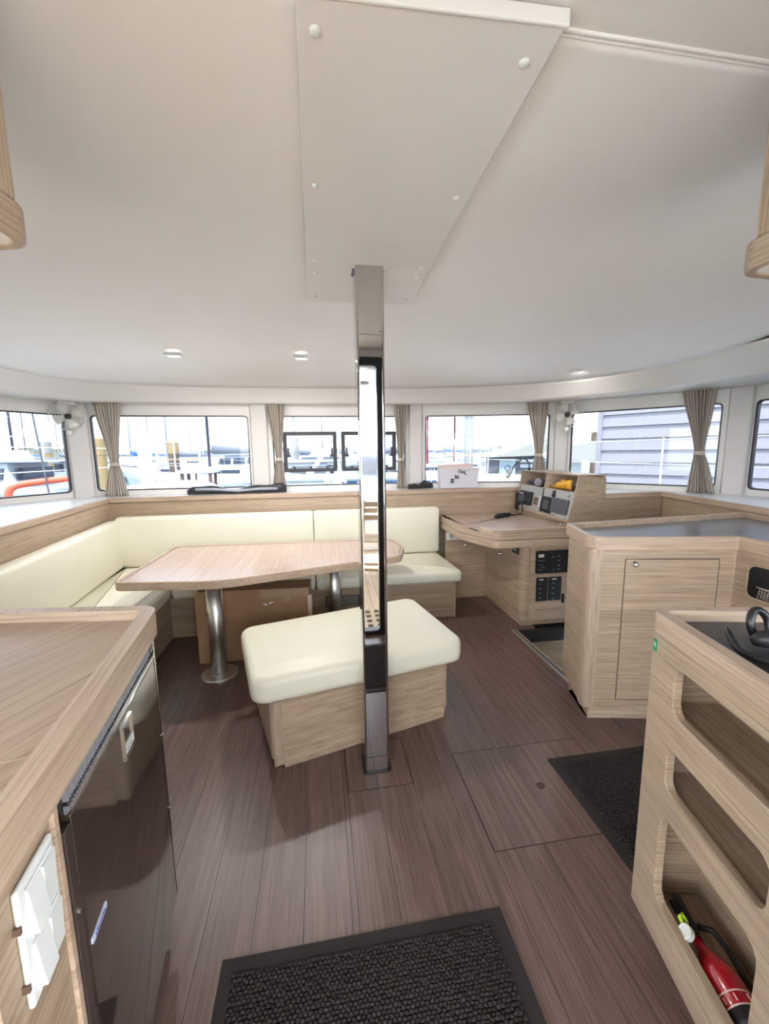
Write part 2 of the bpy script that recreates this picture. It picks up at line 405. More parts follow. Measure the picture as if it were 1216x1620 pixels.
# ---- hull sides and coach-roof: walls with window openings
PL = [(-2.8, .25), (-2.75, 3.15), (-2.13, 4.14), (-.55, 4.17), (.95, 4.17), (2.40, 3.88), (3.33, 2.80), (3.35, .25)]
WN = ['wall_port', 'wall_port_bow', 'wall_front_port', 'wall_front', 'wall_front_starboard', 'wall_starboard_bow', 'wall_starboard']
Z0, Z1 = 1.072, 1.757
WIN = [[(.5, 2.6)], [(-.35+.4, 1.075)], [(.113, 1.481)], [(.118, 1.436)], [(.136, 1.388)], [(.115, 1.270)], [(.052, 1.75)]]
def segf(i, off=0.0):
    a = Vector(PL[i]); b = Vector(PL[i+1]); u = (b-a).normalized(); nn = Vector((-u.y, u.x))   # nn points outward (left of travel = outboard)
    return (lambda s, z, d=0.0: (a.x+u.x*s+nn.x*(d+off), a.y+u.y*s+nn.y*(d+off), z)), (b-a).length, u, nn
wi = 0
for i in range(7):
    f, L_, u, nn = segf(i)
    holes = [rrect(a, b, Z0, Z1, .035, 5) for a, b in WIN[i]]
    w = MB().plate([(0, -.1), (L_, -.1), (L_, 2.16), (0, 2.16)], holes, f, nn.to_3d()*.045).build(WN[i], 'liner'); tag(w, kind='structure')
    for a, b in WIN[i]:
        wi += 1
        fr = MB().plate(rrect(a, b, Z0, Z1, .035, 5), [rrect(a+.011, b-.011, Z0+.011, Z1-.011, .028, 5)], lambda s, z: f(s, z, .004), nn.to_3d()*.03).build('window_%d' % wi, 'frame'); tag(fr, kind='structure')
        MB().plate(rrect(a+.008, b-.008, Z0+.008, Z1-.008, .03, 5), [], lambda s, z: f(s, z, .016), nn.to_3d()*.006).build('pane', 'glass', fr)
        if i == 3:      # the two opening ports let into the middle pane
            for (h0, h1, v0, v1) in ((.205+.01, .735, 1.212, 1.604), (.782, 1.335, 1.212, 1.604)):
                hf = MB().plate(rrect(h0, h1, v0, v1, .012, 3), [rrect(h0+.036, h1-.036, v0+.036, v1-.036, .008, 3)], lambda s, z: f(s, z, -.012), nn.to_3d()*.05).build('port_frame', 'frame', fr, bevel=.003)
                cxm = (h0+h1)/2
                for hx, sgn in ((h0+.05, 1), (h1-.05, -1)):
                    p = f(hx, v0+.165, -.03); MB().box(p[0]-.008, p[0]+.008, p[1]-.012, p[1]+.012, p[2]-.012, p[2]+.07).box(p[0]-.02, p[0]+.02, p[1]-.01, p[1]+.02, p[2]-.02, p[2]+.004).build('port_handle', 'frame', hf, bevel=.002)
                for hx in (h0+.10, h1-.10, cxm):
                    p = f(hx, v0+.044, -.02); MB().box(p[0]-.011, p[0]+.011, p[1]-.01, p[1]+.02, p[2]-.012, p[2]+.012).build('port_stay', 'frame', hf, bevel=.002)
                p = f(cxm, v0+.047, -.015); MB().box(p[0]-.19, p[0]+.19, p[1]-.004, p[1]+.004, p[2]-.004, p[2]+.004).build('port_rail', 'frame', hf)
# pilasters between the windows
tn = 2
for pa, pbb, lean in (((-2.185, 4.055), (-2.018, 4.142), 0), ((-.648, 4.166), (-.455, 4.17), 0), ((.905, 4.17), (1.072, 4.148), 0), ((2.345, 3.893), (2.472, 3.797), 0), ((3.245, 2.905), (3.334, 2.745), 0)):
    a = Vector(pa); b = Vector(pbb); u = (b-a).normalized(); nn = Vector((u.y, -u.x))   # inward
    P4 = [a+u*.012, b-u*.012, b-u*.026+nn*.03, a+u*.026+nn*.03]
    o = MB().prism([tuple(q) for q in P4], 1.02, 1.88).build('trim_%d' % tn, 'pilaster', bevel=.006, seg=3); tag(o, kind='structure'); tn += 1
# roof, bulkhead aft with the open doorway
roof = MB().prism([(-2.85, .1), (3.4, .1), (3.4, 2.85), (2.47, 3.98), (1.0, 4.28), (-.6, 4.28), (-2.2, 4.25), (-2.85, 3.2)], 2.165, 2.22).build('roof', 'liner'); tag(roof, kind='structure')
wa = MB().plate([(-2.82, -.1), (3.37, -.1), (3.37, 2.16), (-2.82, 2.16)], [rrect(-1.35, 2.0, .0, 2.06, .03, 4)], lambda s, z: (s, .20, z), (0, .045, 0)).build('wall_aft', 'liner'); tag(wa, kind='structure')
dr = MB().plate(rrect(-1.35, 2.0, 0.0, 2.06, .03, 4), [rrect(-1.30, .44, .035, 2.0, .04, 5), rrect(.54, 1.94, .05, 2.0, .03, 5)], lambda s, z: (s, .185, z), (0, .07, 0)).build('door_1', 'frame'); tag(dr, kind='structure')
MB().box(.53, 1.95, .215, .222, .04, 2.01).build('pane', 'clear', dr)
MB().box(.435, .56, .195, .25, .03, 2.01).build('door_stile', plain('dark_blue_anodised', (.015, .03, .05), .2), dr, bevel=.008)

# ---- wooden ledge under the windows (nosing, panel and white shelf)
def ledge(name, line, shelf, zb):
    s = MB().prism(shelf, 1.004, 1.026).build(name, 'laminate'); tag(s, kind='structure')
    for (a, b) in zip(line, line[1:]):
        a = Vector(a); b = Vector(b); u = (b-a).normalized(); nn = Vector((u.y, -u.x)); L_ = (b-a).length
        rz = math.atan2(u.y, u.x)
        o = MB().box(-.0, L_, -.012, .018, .988, 1.030).build('nosing', 'oak_edge_x', s, bevel=.005, loc=(a.x, a.y, 0)); o.rotation_euler.z = rz
        o = MB().box(-.0, L_, 0, .018, zb, .988).build('panel', 'oak_x', s, loc=(a.x, a.y, 0)); o.rotation_euler.z = rz
    return s
ledge('trim_%d' % tn, [(-1.57, 1.4), (-1.82, 3.90)], [(-1.57, 1.4), (-1.82, 3.905), (-2.1, 4.15), (-2.14, 4.15), (-2.76, 3.16), (-2.79, 1.4)][::-1], .3)
ledge('trim_%d' % (tn+1), [(-1.82, 3.90), (2.0, 3.90)], [(-1.82, 3.90), (2.38, 3.895), (2.39, 3.90), (.95, 4.19), (-.55, 4.19), (-2.12, 4.15)], .3)
ledge('trim_%d' % (tn+2), [(2.37, 3.105), (2.93, 3.125), (2.69, 2.06), (2.50, 1.0)], [(2.37, 3.105), (2.93, 3.125), (2.69, 2.06), (2.50, 1.0), (3.36, 1.0), (3.345, 2.80), (2.42, 3.90), (2.37, 3.90)], .3)
tn += 3

# ---- stairwell between the island and the chart table
sw = MB().box(1.462, 1.50, 2.06, 2.885, -.9, -.002).build('wall_stairwell_port', 'oak_y'); tag(sw, kind='structure')
sw2 = MB().box(1.50, 2.6, 2.885, 2.91, -.9, -.02).build('wall_stairwell_front', 'oak_x'); tag(sw2, kind='structure')
MB().box(1.5, 2.6, 2.855, 2.886, -.115, -.012).build('black_lip', 'black', sw2, bevel=.004)
sw3 = MB().box(1.50, 2.6, 2.02, 2.06, -.9, -.002).build('wall_stairwell_aft', 'oak_x'); tag(sw3, kind='structure')
st = thing('stair_step', (1.55, 2.45, -.4), 0, 'pale stair step going down beside the galley island', 'step')
MB().box(-.05, .95, -.39, .0, -.05, 0).build('tread', 'laminate', st, bevel=.006)
MB().box(-.05, .95, -.39, -.36, -.5, -.05).build('riser', 'oak_x', st)
st2 = MB().box(1.5, 2.6, 2.06, 2.885, -.92, -.88).build('floor_stairwell', 'floor'); tag(st2, kind='structure')
te = MB().box(1.448, 1.466, 2.08, 2.87, -.004, .0035).build('trim_%d' % tn, 'brushed', bevel=.001); tag(te, kind='structure')
MB().box(1.466, 1.484, 2.08, 2.87, -.006, .0028).build('tread_edge', 'greyplastic', te)

# ================================================================== LARGE FURNITURE
# ---- compression post
t = thing('mast_post', (.211, 1.674, 0), 0, 'mirror polished square steel post standing in the middle of the cabin', 'post')
MB().prism(rrect(-.054, .054, -.054, .054, .012, 5), 0.002, 2.084).build('shaft', 'steel', t, smooth=False, bevel=0)
for p in t.children[0].data.polygons: p.use_smooth = len(p.vertices) == 4
md = t.children[0].modifiers.new('n', 'WEIGHTED_NORMAL'); md.keep_sharp = True
MB().ring(rrect(-.063, .063, -.063, .063, .016, 5), rrect(-.0545, .0545, -.0545, .0545, .012, 5), .0003, .004).build('foot_gap', 'black', t)
MB().ring(rrect(-.0555, .0555, -.0555, .0555, .013, 5), rrect(-.0535, .0535, -.0535, .0535, .012, 5), .09, .0915).build('foot_joint', 'greyplastic', t)
MB().ring(rrect(-.060, .060, -.060, .060, .014, 5), rrect(-.0545, .0545, -.0545, .0545, .012, 5), 2.0825, 2.0855).build('top_gap', 'black', t)

# ---- headliner access panel
t = thing('ceiling_panel', (.2, 1.4, 2.105), 0, 'large tapered access panel on the ceiling with white snap caps', 'panel')
def rel(pts): return [(x-.2, y-1.4) for x, y in pts]
big = rel([(-.010, .735), (.424, .722), (.441, 1.660), (-.021, 1.655)])
small = rel([(-.021, 1.664), (.4405, 1.670), (.463, 2.016), (-.022, 2.026)])
MB().prism(big, -.023, -.003).build('main_panel', 'panel', t, bevel=.003)
MB().prism(small, -.0205, -.003).build('front_panel', 'panel', t, bevel=.003)
e = MB().prism(rel([(-.013, .728), (.428, .714), (.428, .722), (-.013, .736)]), -.0255, .0).build('edge_trim', 'liner', t, bevel=.003)
for (x, y) in ((.019, .784), (.386, .788), (.016, 1.183), (.395, 1.185), (.013, 1.611), (.012, 1.716), (.011, 1.956), (.406, 1.616), (.410, 1.712), (.417, 1.951)):
    MB().lathe([(0, -.0075), (.004, -.0073), (.0085, -.005), (.0095, -.0015), (.0095, .001)], (x-.2, y-1.4, -.0225 if y < 1.66 else -.020), n=18).build('snap_cap', 'white', t, smooth=True)

# ---- recessed ceiling lights
for i, (x, y, lab) in enumerate(((-.945, 3.10, 'small square ceiling light on the port side over the table'), (-.095, 3.09, 'small square ceiling light just left of the steel post'), (2.10, 3.17, 'small square ceiling light to the right above the chart table'))):
    zc = 2.066 if i < 2 else 2.035
    t = thing('ceiling_light', (x, y, zc+.004), 0, lab, 'light', 'square ceiling lights')
    MB().plate(rrect(-.052, .052, -.045, .045, .006, 3), [rrect(-.036, .036, -.030, .030, .003, 3)], lambda a, b: (a, b, -.014), (0, 0, .02)).build('frame', 'white', t, bevel=.002)
    MB().box(-.037, .037, -.031, .031, -.010, .004).build('lens', 'lamp', t)
    ld = bpy.data.lights.new('led', 'AREA'); ld.shape = 'RECTANGLE'; ld.size = .07; ld.size_y = .06; ld.energy = (2.3, 2.9, 0.7)[i]; ld.color = (1.0, .96, .93)
    lo_ = bpy.data.objects.new('led', ld); C.objects.link(lo_); lo_.parent = t; lo_.location = (0, 0, -.016)

# ---- corner sofa
so = thing('corner_sofa', (-.3, 3.4, 0), 0, 'L-shaped cream vinyl sofa with oak base under the front windows', 'sofa')
def lo(pts, o=(-.3, 3.4)): return [(x-o[0], y-o[1]) for x, y in pts]
MB().prism(lo([(-1.15, 3.215), (1.095, 3.215), (1.095, 3.88), (-1.15, 3.88)]), .0, .315).build('base', 'oak_x', so, bevel=.003)
MB().prism(lo([(-1.75, 1.45), (-1.15, 1.45), (-1.15, 3.88), (-1.75, 3.88)]), .0, .315).build('base', 'oak_y', so, bevel=.003)
MB().prism(lo([(1.085, 3.205), (1.108, 3.205), (1.108, 3.64), (1.085, 3.64)]), .0, .318).build('end_panel', 'oak_y', so, bevel=.003)
def cushion(name, pts, z0, z1, par, r=.035, crown=.012, rc=.03, n=6):
    """upholstered block: rounded outline, rolled edges and a slightly crowned top"""
    P = rpoly(pts, rc, 5)
    b = MB(); rings = []
    steps = [(r*.6, z0), (r*.12, z0+r*.3), (0, z0+r*.9)]
    for a in range(0, n+1):
        q = math.pi/2*a/n; steps.append((r*(1-math.cos(q)), z1-crown-r+r*math.sin(q)))
    steps += [(r+.05, z1-crown*.55), (r+.12, z1)]
    c = Vector((sum(p[0] for p in P)/len(P), sum(p[1] for p in P)/len(P)))
    mind = min((Vector(p)-c).length for p in P)
    for d, z in steps:
        if d <= r+1e-6: Q = inset(P, d)
        else:
            Q0 = inset(P, r); k_ = max(.25, 1-(d-r)/max(mind, .05)); Q = [tuple(c+(Vector(q_)-c)*k_) for q_ in Q0]
        rings.append([b.bm.verts.new((q_[0], q_[1], z)) for q_ in Q])
    for A, B in zip(rings, rings[1:]):
        for i in range(len(A)): b.bm.faces.new((A[i], A[(i+1)%len(A)], B[(i+1)%len(A)], B[i]))
    b.bm.faces.new(rings[-1]); b.bm.faces.new(rings[0][::-1])
    return b.build(name, 'cushion', par, smooth=True)
cushion('seat_cushion', lo([(-1.125, 3.165), (-.058, 3.165), (-.058, 3.83), (-1.125, 3.83)]), .318, .432, so)
cushion('seat_cushion', lo([(-.052, 3.165), (1.15, 3.165), (1.13, 3.84), (-.052, 3.84)]), .318, .432, so)
cushion('seat_cushion', lo([(-1.70, 1.45), (-1.131, 1.45), (-1.131, 3.85), (-1.72, 3.85)]), .318, .432, so)
def backrest(name, p0, p1, th, z0, z1, lean, par, inw):
    """back cushion between two points, leaning back at the top"""
    o = Vector((-.3, 3.4)); a = Vector(p0)-o; b_ = Vector(p1)-o; u = (b_-a).normalized(); nn = Vector(inw)
    L_ = (b_-a).length; b = MB(); nU, nV = 14, 10
    prof = rrect(0, th, z0, z1, min(.034, th*.35), 5)
    xs = [0, .004, .012, .03, .06]+[L_*k/10 for k in range(1, 10)]+[L_-.06, L_-.03, L_-.012, L_-.004, L_]
    rings = []
    for s_ in xs:
        e = min(s_, L_-s_); sh = .03*(1-min(1, e/.03))**2
        rr = []
        cz = (z0+z1)/2; cd_ = th/2
        for d, z in prof:
            d2 = cd_+(d-cd_)*(1-sh*2.2); z2 = cz+(z-cz)*(1-sh*1.2)
            puff = .010*math.sin(math.pi*(z2-z0)/(z1-z0))*min(1, e/.08) if d > th*.6 else 0
            w = d2+puff-lean*(z2-z0)/(z1-z0)
            q = a+u*s_+nn*w; rr.append(b.bm.verts.new((q.x, q.y, z2)))
        rings.append(rr)
    for A, B in zip(rings, rings[1:]):
        for i in range(len(A)): b.bm.faces.new((A[i], A[(i+1)%len(A)], B[(i+1)%len(A)], B[i]))
    b.bm.faces.new(rings[0][::-1]); b.bm.faces.new(rings[-1])
    return b.build(name, 'cushion', par, smooth=True)
backrest('back_cushion', (-1.73, 3.865), (-.066, 3.865), .10, .425, .872, .0, so, (0, -1))
backrest('back_cushion', (-.060, 3.865), (1.125, 3.865), .10, .425, .872, .0, so, (0, -1))
backrest('back_cushion', (-1.565, 1.45), (-1.795, 3.775), .10, .425, .85, .0, so, (.995, .098))
vg = MB().box(0, .275, 0, .006, 0, .092).build('vent_grille', 'greyplastic', so, loc=(.018+.3, 3.207-3.4, .160))
for k in range(6):
    MB().box(.012, .263, -.008, .002, .010+.013*k, .016+.013*k).build('slat', 'brushed', vg)

# ---- dining table
tb = thing('dining_table', (-.35, 2.9, 0), 0, 'oak dining table with clipped corners on two steel pedestal legs', 'table')
def tl(pts): return [(x+.35, y-2.9) for x, y in pts]
TP = rpoly(tl([(-1.195, 2.495), (-.60, 2.408), (.555, 2.775), (.64, 3.07), (.58, 3.36), (-1.155, 3.44)]), [.05, .6, .10, .18, .10, .07], 6)
MB().ring(TP, inset(TP, .022), .622, .674).build('rim', 'oak_edge_x', tb, bevel=.006, seg=3)
MB().prism(inset(TP, .021), .624, .669).build('table_top', 'oak_top', tb)
MB().ring(inset(TP, .0235), inset(TP, .028), .6685, .6697).build('inlay_line', plain('dark_inlay', (.16, .07, .06), .4), tb)
for (x, y) in ((-.672, 2.60), (.086, 3.06)):
    lg = MB().lathe([(.047, .010), (.047, .622)], (x+.35, y-2.9, 0), n=36).build('leg', 'brushed', tb, smooth=False)
    for p in lg.data.polygons: p.use_smooth = len(p.vertices) == 4
    MB().lathe([(0, 0), (.113, 0), (.113, .006), (.106, .011), (.055, .013), (.05, .016), (0, .016)], (x+.35, y-2.9, 0), n=40).build('foot_plate', 'brushed', lg)

# ---- ottoman bench
ob = thing('ottoman_bench', (.15, 2.1, 0), R(14), 'cream cushioned oak box bench standing behind the steel post', 'bench')
f2 = w2l((.15, 2.1), R(14))
OB = [f2(*p) for p in ((-.245, 1.705), (.640, 1.945), (.52, 2.50), (-.405, 2.235))]
BP = rpoly(OB, [.055, .03, .03, .05], 6)
MB().prism(BP, .05, .322).build('base', 'oak_x', ob, bevel=.002)
MB().prism(inset(rpoly([OB[0], OB[1], OB[2], OB[3]], .005, 2), .016), 0, .06).build('plinth', 'oak_x', ob)
# front board reaching the floor and the rounded corner post
a = Vector(OB[0]); b = Vector(OB[1]); u = (b-a).normalized(); nn = Vector((u.y, -u.x)); p0 = a+u*.05; p1 = b-u*.03
MB().prism([tuple(p0), tuple(p1), tuple(p1+nn*.004), tuple(p0+nn*.004)][::-1], 0.0, .318).build('front_board', 'oak_x', ob)
pc = [tuple(Vector(q)+(Vector(q)-(a+u*.055-nn*.055)).normalized()*.002) for q in rpoly([a+u*.055, a, a-nn*.055], [0, .055, 0], 8)]
MB().prism(pc+[tuple(a+u*.05-nn*.05)], .048, .3225).build('corner_post', 'oak_post', ob)
cushion('seat_cushion', [f2(*p) for p in ((-.315, 1.672), (.713, 1.895), (.585, 2.575), (-.465, 2.275))], .325, .462, ob, r=.035, crown=.016, rc=.075)

# ---- chart table with its pod
nv = thing('chart_table', (1.55, 3.3, 0), 0, 'oak chart table and pod with black electrical panels right of the sofa', 'desk')
def nl(pts): return [(x-1.55, y-3.3) for x, y in pts]
DP = rpoly(nl([(1.155, 3.88), (1.155, 3.28), (1.30, 2.885), (2.07, 2.870), (2.10, 3.88)]), [.01, .04, .10, .02, .01], 6)
MB().prism(DP, .722, .772).build('desk_top', 'oak_edge_x', nv, bevel=.004)
MB().prism(inset(DP, .004), .655, .7185).build('apron', 'oak_edge_x', nv, bevel=.005)
MB().prism(inset(DP, .05), .770, .7735).build('writing_surface', 'oak_top', nv)
fd = [(1.245, 3.06), (1.275, 2.965), (1.30, 2.92), (1.35, 2.895), (1.42, 2.887), (2.07, 2.873)]
fo = [(x, y) for x, y in fd]; fi = [(x+.012, y+.026) for x, y in fd]
MB().prism(nl(fo+fi[::-1]), .770, .800).build('fiddle', 'oak_edge_x', nv, bevel=.005)
MB().box(1.90-1.55, 1.925-1.55, 2.90-3.3, 3.86-3.3, .772, .782).build('divider', 'oak_y', nv, bevel=.002)
MB().prism(nl([(1.95, 2.92), (2.045, 2.92), (2.045, 3.22), (1.95, 3.22)]), .773, .7755).build('tray', 'oak_counter', nv)
MB().prism(nl([(1.19, 3.16), (1.215, 3.05), (1.235, 3.05), (1.21, 3.16)]), .7735, .7752).build('slot', 'dark', nv)  # dark sheet on the desk top, the slot's shade put into colour
# pod
PP = rpoly(nl([(1.548, 2.915), (2.10, 2.915), (2.10, 3.66), (1.548, 3.66)]), [.06, .005, .005, .005], 6)
MB().prism(PP, .045, .656).build('pod', 'oak_y', nv, bevel=.002)
MB().prism(nl([(1.563, 2.93), (2.10, 2.93), (2.10, 3.66), (1.563, 3.66)]), 0, .05).build('pod_plinth', 'oak_y', nv)
MB().prism(nl([(1.155, 3.64), (1.56, 3.64), (1.56, 3.66), (1.155, 3.66)]), 0, .656).build('back_panel', 'oak_x', nv)
MB().prism(nl([(1.615, 2.911), (2.10, 2.911), (2.10, 2.916), (1.615, 2.916)]), .047, .655).build('front_panel', 'oak_edge_x', nv)
def pod_panel(x0, x1, z0, z1, r=.012):
    return MB().plate(rrect(x0-1.55, x1-1.55, z0, z1, r, 4), [], lambda a, b: (a, 2.905-3.3, b), (0, .008, 0)).build('switch_panel', 'black', nv)
def marks(par, lst, mat, y=2.9035):
    for (x0, x1, z0, z1) in lst: MB().box(x0-1.55, x1-1.55, y-3.3, y+.003-3.3, z0, z1).build('panel_mark', mat, par)
s1 = pod_panel(1.655, 2.02, .432, .617, .015)
marks(s1, [(1.676, 1.722, .565, .590)], 'ivory'); marks(s1, [(1.675+.012*k, 1.682+.012*k, .535, .542) for k in range(5)]+[(1.675, 1.70, .505, .507), (1.71, 1.73, .48, .484), (1.68, 1.71, .465, .468), (1.79, 1.815, .56, .566), (1.84, 1.862, .565, .571), (1.84, 1.862, .53, .536), (1.84, 1.862, .49, .496), (1.84, 1.862, .46, .466), (1.80, 1.82, .46, .463)], 'midgrey')
marks(s1, [(1.708, 1.714, .50, .506)], 'yellow')
s2 = pod_panel(1.668, 1.764, .205, .400, .004); marks(s2, [(1.69, 1.725, .378, .388)], 'ivory'); marks(s2, [(1.69, 1.715, .345-.038*k, .350-.038*k) for k in range(4)], 'midgrey'); marks(s2, [(1.728, 1.738, .24, .250)], 'red')
s3 = pod_panel(1.772, 1.882, .205, .400, .004); marks(s3, [(1.80, 1.838, .378, .388)], 'ivory'); marks(s3, [(1.80, 1.825, .345-.042*k, .350-.042*k) for k in range(4)], 'midgrey')
MB().box(1.893-1.55, 1.91-1.55, 2.895-3.3, 2.912-3.3, .18, .255).build('latch', 'black', nv, bevel=.003)
MB().box(1.68-1.55, 1.93-1.55, 2.902-3.3, 2.913-3.3, .125, .133).build('door_lip', 'oak_edge_x', nv)
# port face: small three-light panel and push knob
p3 = MB().prism([(1.540-1.55, 2.975-3.3), (1.549-1.55, 2.975-3.3), (1.549-1.55, 3.085-3.3), (1.540-1.55, 3.085-3.3)], .575, .640).build('light_panel', 'black', nv, bevel=.003)
for k in range(3): MB().lathe([(0, .004), (.006, .003), (.0065, 0)], (1.541-1.55, 3.005+.024*k-3.3, .606), (-1, 0, 0), 10).build('pilot_light', 'white', p3)
def knob(par, c, ax, r=.016):
    return MB().lathe([(r*1.25, 0), (r*1.25, .004), (r*.9, .006), (r*.9, .014), (r*.8, .019), (r*.4, .021), (0, .021)], c, ax, 20).build('knob', 'chrome', par, smooth=True)
knob(nv, (1.547-1.55, 3.31-3.3, .505), (-1, 0, 0)); knob(nv, (1.351-1.55, 3.639-3.3, .515), (0, -1, 0))
so_ = MB().box(1.165-1.55, 1.315-1.55, 3.622-3.3, 3.641-3.3, .575, .648).build('socket_plate', 'white', nv, bevel=.003)
for k in (0, 1): MB().lathe([(.024, 0), (.024, .002), (.019, .002), (.018, -.004), (0, -.004)], (1.205+.07*k-1.55, 3.6215-3.3, .612), (0, -1, 0), 20).build('socket', 'greypanel', so_)

# ---- instrument console on the chart table
co = thing('instrument_console', (2.1, 3.5, .78), 0, 'oak instrument console with two cubbyholes on the chart table', 'console')
BL, BR_, TL, TR = Vector((1.945, 3.835, .84)), Vector((2.045, 3.115, .797)), Vector((1.992, 3.835, 1.205)), Vector((2.128, 3.115, 1.19))
CO = Vector((2.1, 3.5, .78))
def F(a, b, d=0.0):
    p = (BL*(1-a)+BR_*a)*(1-b)+(TL*(1-a)+TR*a)*b
    return p+Vector((1.0, -.07, -.03*0))*d-CO
def fbox(mb, a0, a1, b0, b1, d0, d1): return mb.hexa([F(a0,b0,d0), F(a1,b0,d0), F(a1,b0,d1), F(a0,b0,d1), F(a0,b1,d0), F(a1,b1,d0), F(a1,b1,d1), F(a0,b1,d1)])
fbox(MB(), 0, .028, 0, 1, 0, .25).build('side_panel', 'oak_x', co)
MB().hexa([tuple(Vector(q)-CO) for q in ((2.047, 3.108, .776), (2.37, 3.098, .776), (2.37, 3.118, .776), (2.047, 3.124, .776), (2.128, 3.108, 1.19), (2.368, 3.098, 1.160), (2.368, 3.118, 1.160), (2.128, 3.124, 1.19))]).build('side_panel', 'oak_x', co)
fbox(MB(), .028, .985, .975, 1.0, 0, .25).build('top_board', 'oak_y', co)
fbox(MB(), .48, .497, .62, .975, .004, .22).build('divider', 'oak_edge', co)
fbox(MB(), .028, .985, .615, .63, .01, .22).build('shelf', 'oak_y', co)
fbox(MB(), .0, 1.0, 0, 1.0, .22, .235).build('back_board', 'oak_y', co)
fbox(MB(), .0, .99, -.012, .045, -.008, .03).build('bottom_rail', 'oak_edge', co)
fbox(MB(), .03, .985, .045, .615, .006, .012).build('instrument_panel', 'greypanel', co)
MB().hexa([tuple(Vector(q)-CO) for q in ((1.965, 3.83, .776), (2.06, 3.125, .776), (2.2, 3.125, .776), (2.2, 3.83, .776), (1.965, 3.83, .836), (2.06, 3.125, .79), (2.2, 3.125, .79), (2.2, 3.83, .836))]).build('plinth', 'oak_y', co)
fbox(MB(), .478, .49, .05, .615, .002, .008).build('panel_joint', 'black', co)

# ---- galley island with its worktop
K = .902
IO = (1.415*K, 1.94*K); IR = math.atan2(-.15, .76)
li = w2l(IO, IR)
isl = thing('galley_island', (*IO, 0), IR, 'oak galley cabinet with rounded corner and flush door right of the chart table', 'cabinet')
ZT = .985
IB = [li(*p) for p in ((1.275, 1.748), (1.945, 1.618), (1.955, 1.45), (2.02, .95), (2.49, .95), (2.67, 2.02), (2.70, 2.20), (1.388, 2.10))]
IBP = rpoly(IB, [.055, .004, 0, 0, 0, 0, 0, .01], 7)
MB().prism(inset(IBP, .004), .10, .925).build('body', 'oak_x', isl, bevel=.002)
MB().prism(inset(IBP, .06), 0, .105).build('plinth', 'oak_x', isl)
a = Vector(IB[0])
e1 = (Vector(IB[1])-a).normalized(); e2 = (Vector(IB[7])-a).normalized()
arc = rpoly([a+e1*.062, a, a+e2*.062], [0, .058, 0], 9)
MB().prism([tuple(Vector(q)+(a+(e1+e2)*.06-Vector(q)).normalized()*.0015) for q in arc]+[tuple(a+(e1+e2)*.04)], .10, .924).build('corner_post', 'oak_post', isl)
def sz(s, z): return (s*K, 1.4-(1.4-z)*K)
dx0, dz1 = sz(.19, .816); dx1, _ = sz(.676, .81); dz0 = .145
# flush door with a shadow gap, slightly proud of the front
g = MB().ring(*[[(p[0], p[1]) for p in q] for q in (rrect(dx0-.002, dx1+.002, dz0-.002, dz1+.002, .004, 3), rrect(dx0+.0008, dx1-.0008, dz0+.0008, dz1-.0008, .003, 3))], -.002, .0035).build('door_gap', 'dark', isl)
g.rotation_euler = (R(90), 0, 0); g.location = (0, .004, 0)
dw = MB().box(dx0, dx1, .0005, .012, dz0, dz1).build('door', 'oak_x', isl, bevel=.0015)
kx, kz = sz(.238, .789); knob(dw, (kx, .001, kz), (0, -1, 0), .013)
# return face corner; a dark plate is painted there as a shaded opening
rx = li(2.173*K, 1.79*K)
wt = thing('island_worktop', (*IO, .925), IR, 'grey worktop with raised oak edge on the galley island', 'worktop')
IT = [li(*p) for p in ((1.262, 1.738), (1.937, 1.605), (1.948, 1.45), (2.01, .95), (2.49, .95), (2.67, 2.02), (2.705, 2.23), (1.378, 2.112))]
ITP = rpoly(IT, [.075, .004, .002, .002, .002, .002, .02, .02], 7)
MB().prism(inset(ITP, .018), .0, .030).build('surface', 'greytop', wt)
MB().ring(ITP, inset(ITP, .024), .0, .060).build('fiddle', 'oak_edge_x', wt, bevel=.005, seg=3)

# ---- near galley cabinet with three open slots
K2 = .923
RO = (.94*K2, .99*K2); RR = R(-12.3)
rc = thing('shelf_cabinet', (*RO, 0), RR, 'oak galley cabinet with three long open slots in its side, nearest on the right', 'cabinet')
slots = [(.099, .400, .745, .868, .03), (.097, .396, .538, .652, .03), (.094, .394, .212, .462, .035)]
MB().plate([(0.0, .09), (.80, .09), (.80, .929), (0.0, .929)], [rrect(a, b, c, d, r, 6) for a, b, c, d, r in slots], lambda s, z: (0, -s, z), (.022, 0, 0)).build('slotted_face', 'oak_y', rc, bevel=.0025)
MB().box(.0225, .50, -.022, -.0, .09, .929).build('end_panel', 'oak_x', rc, bevel=.002)
MB().box(.17, .185, -.80, -.02, .09, .929).build('back_board', 'oak_y', rc)
MB().box(.022, .17, -.80, -.02, .09, .130).build('slot_floor', 'oak_y', rc)
for z in (.50, .706): MB().box(.022, .17, -.80, -.02, z-.012, z+.020).build('slot_floor', 'oak_y', rc)
MB().box(.022, .17, -.80, -.02, .90, .929).build('slot_ceiling', 'oak_y', rc)
MB().box(.022, .17, -.80, -.42, .09, .929).build('inner_end', 'oak_x', rc)
MB().box(.06, .50, -.80, -.06, 0, .095).build('plinth', 'oak_y', rc)
MB().box(.185, .50, -.80, -.022, .09, .93).build('carcass', 'oak_y', rc)
es = MB().box(-.0015, .0008, -.020, -.006, .868, .902).build('exit_sticker', 'green', rc)
g = MB().prism([(-.017, .880), (-.0115, .895), (-.009, .885)], -.0018, .0).build('arrow', 'white', es)
g.data.transform(Matrix(((0, 0, 1, 0), (1, 0, 0, 0), (0, 1, 0, 0), (0, 0, 0, 1))))
rt = thing('cabinet_worktop', (*RO, .93), RR, 'black recessed worktop with raised oak edge, nearest on the right', 'worktop')
RP = rpoly([(-.012, .012), (-.012, -.82), (.50, -.82), (.50, .012)], [.045, .005, .005, .02], 7)
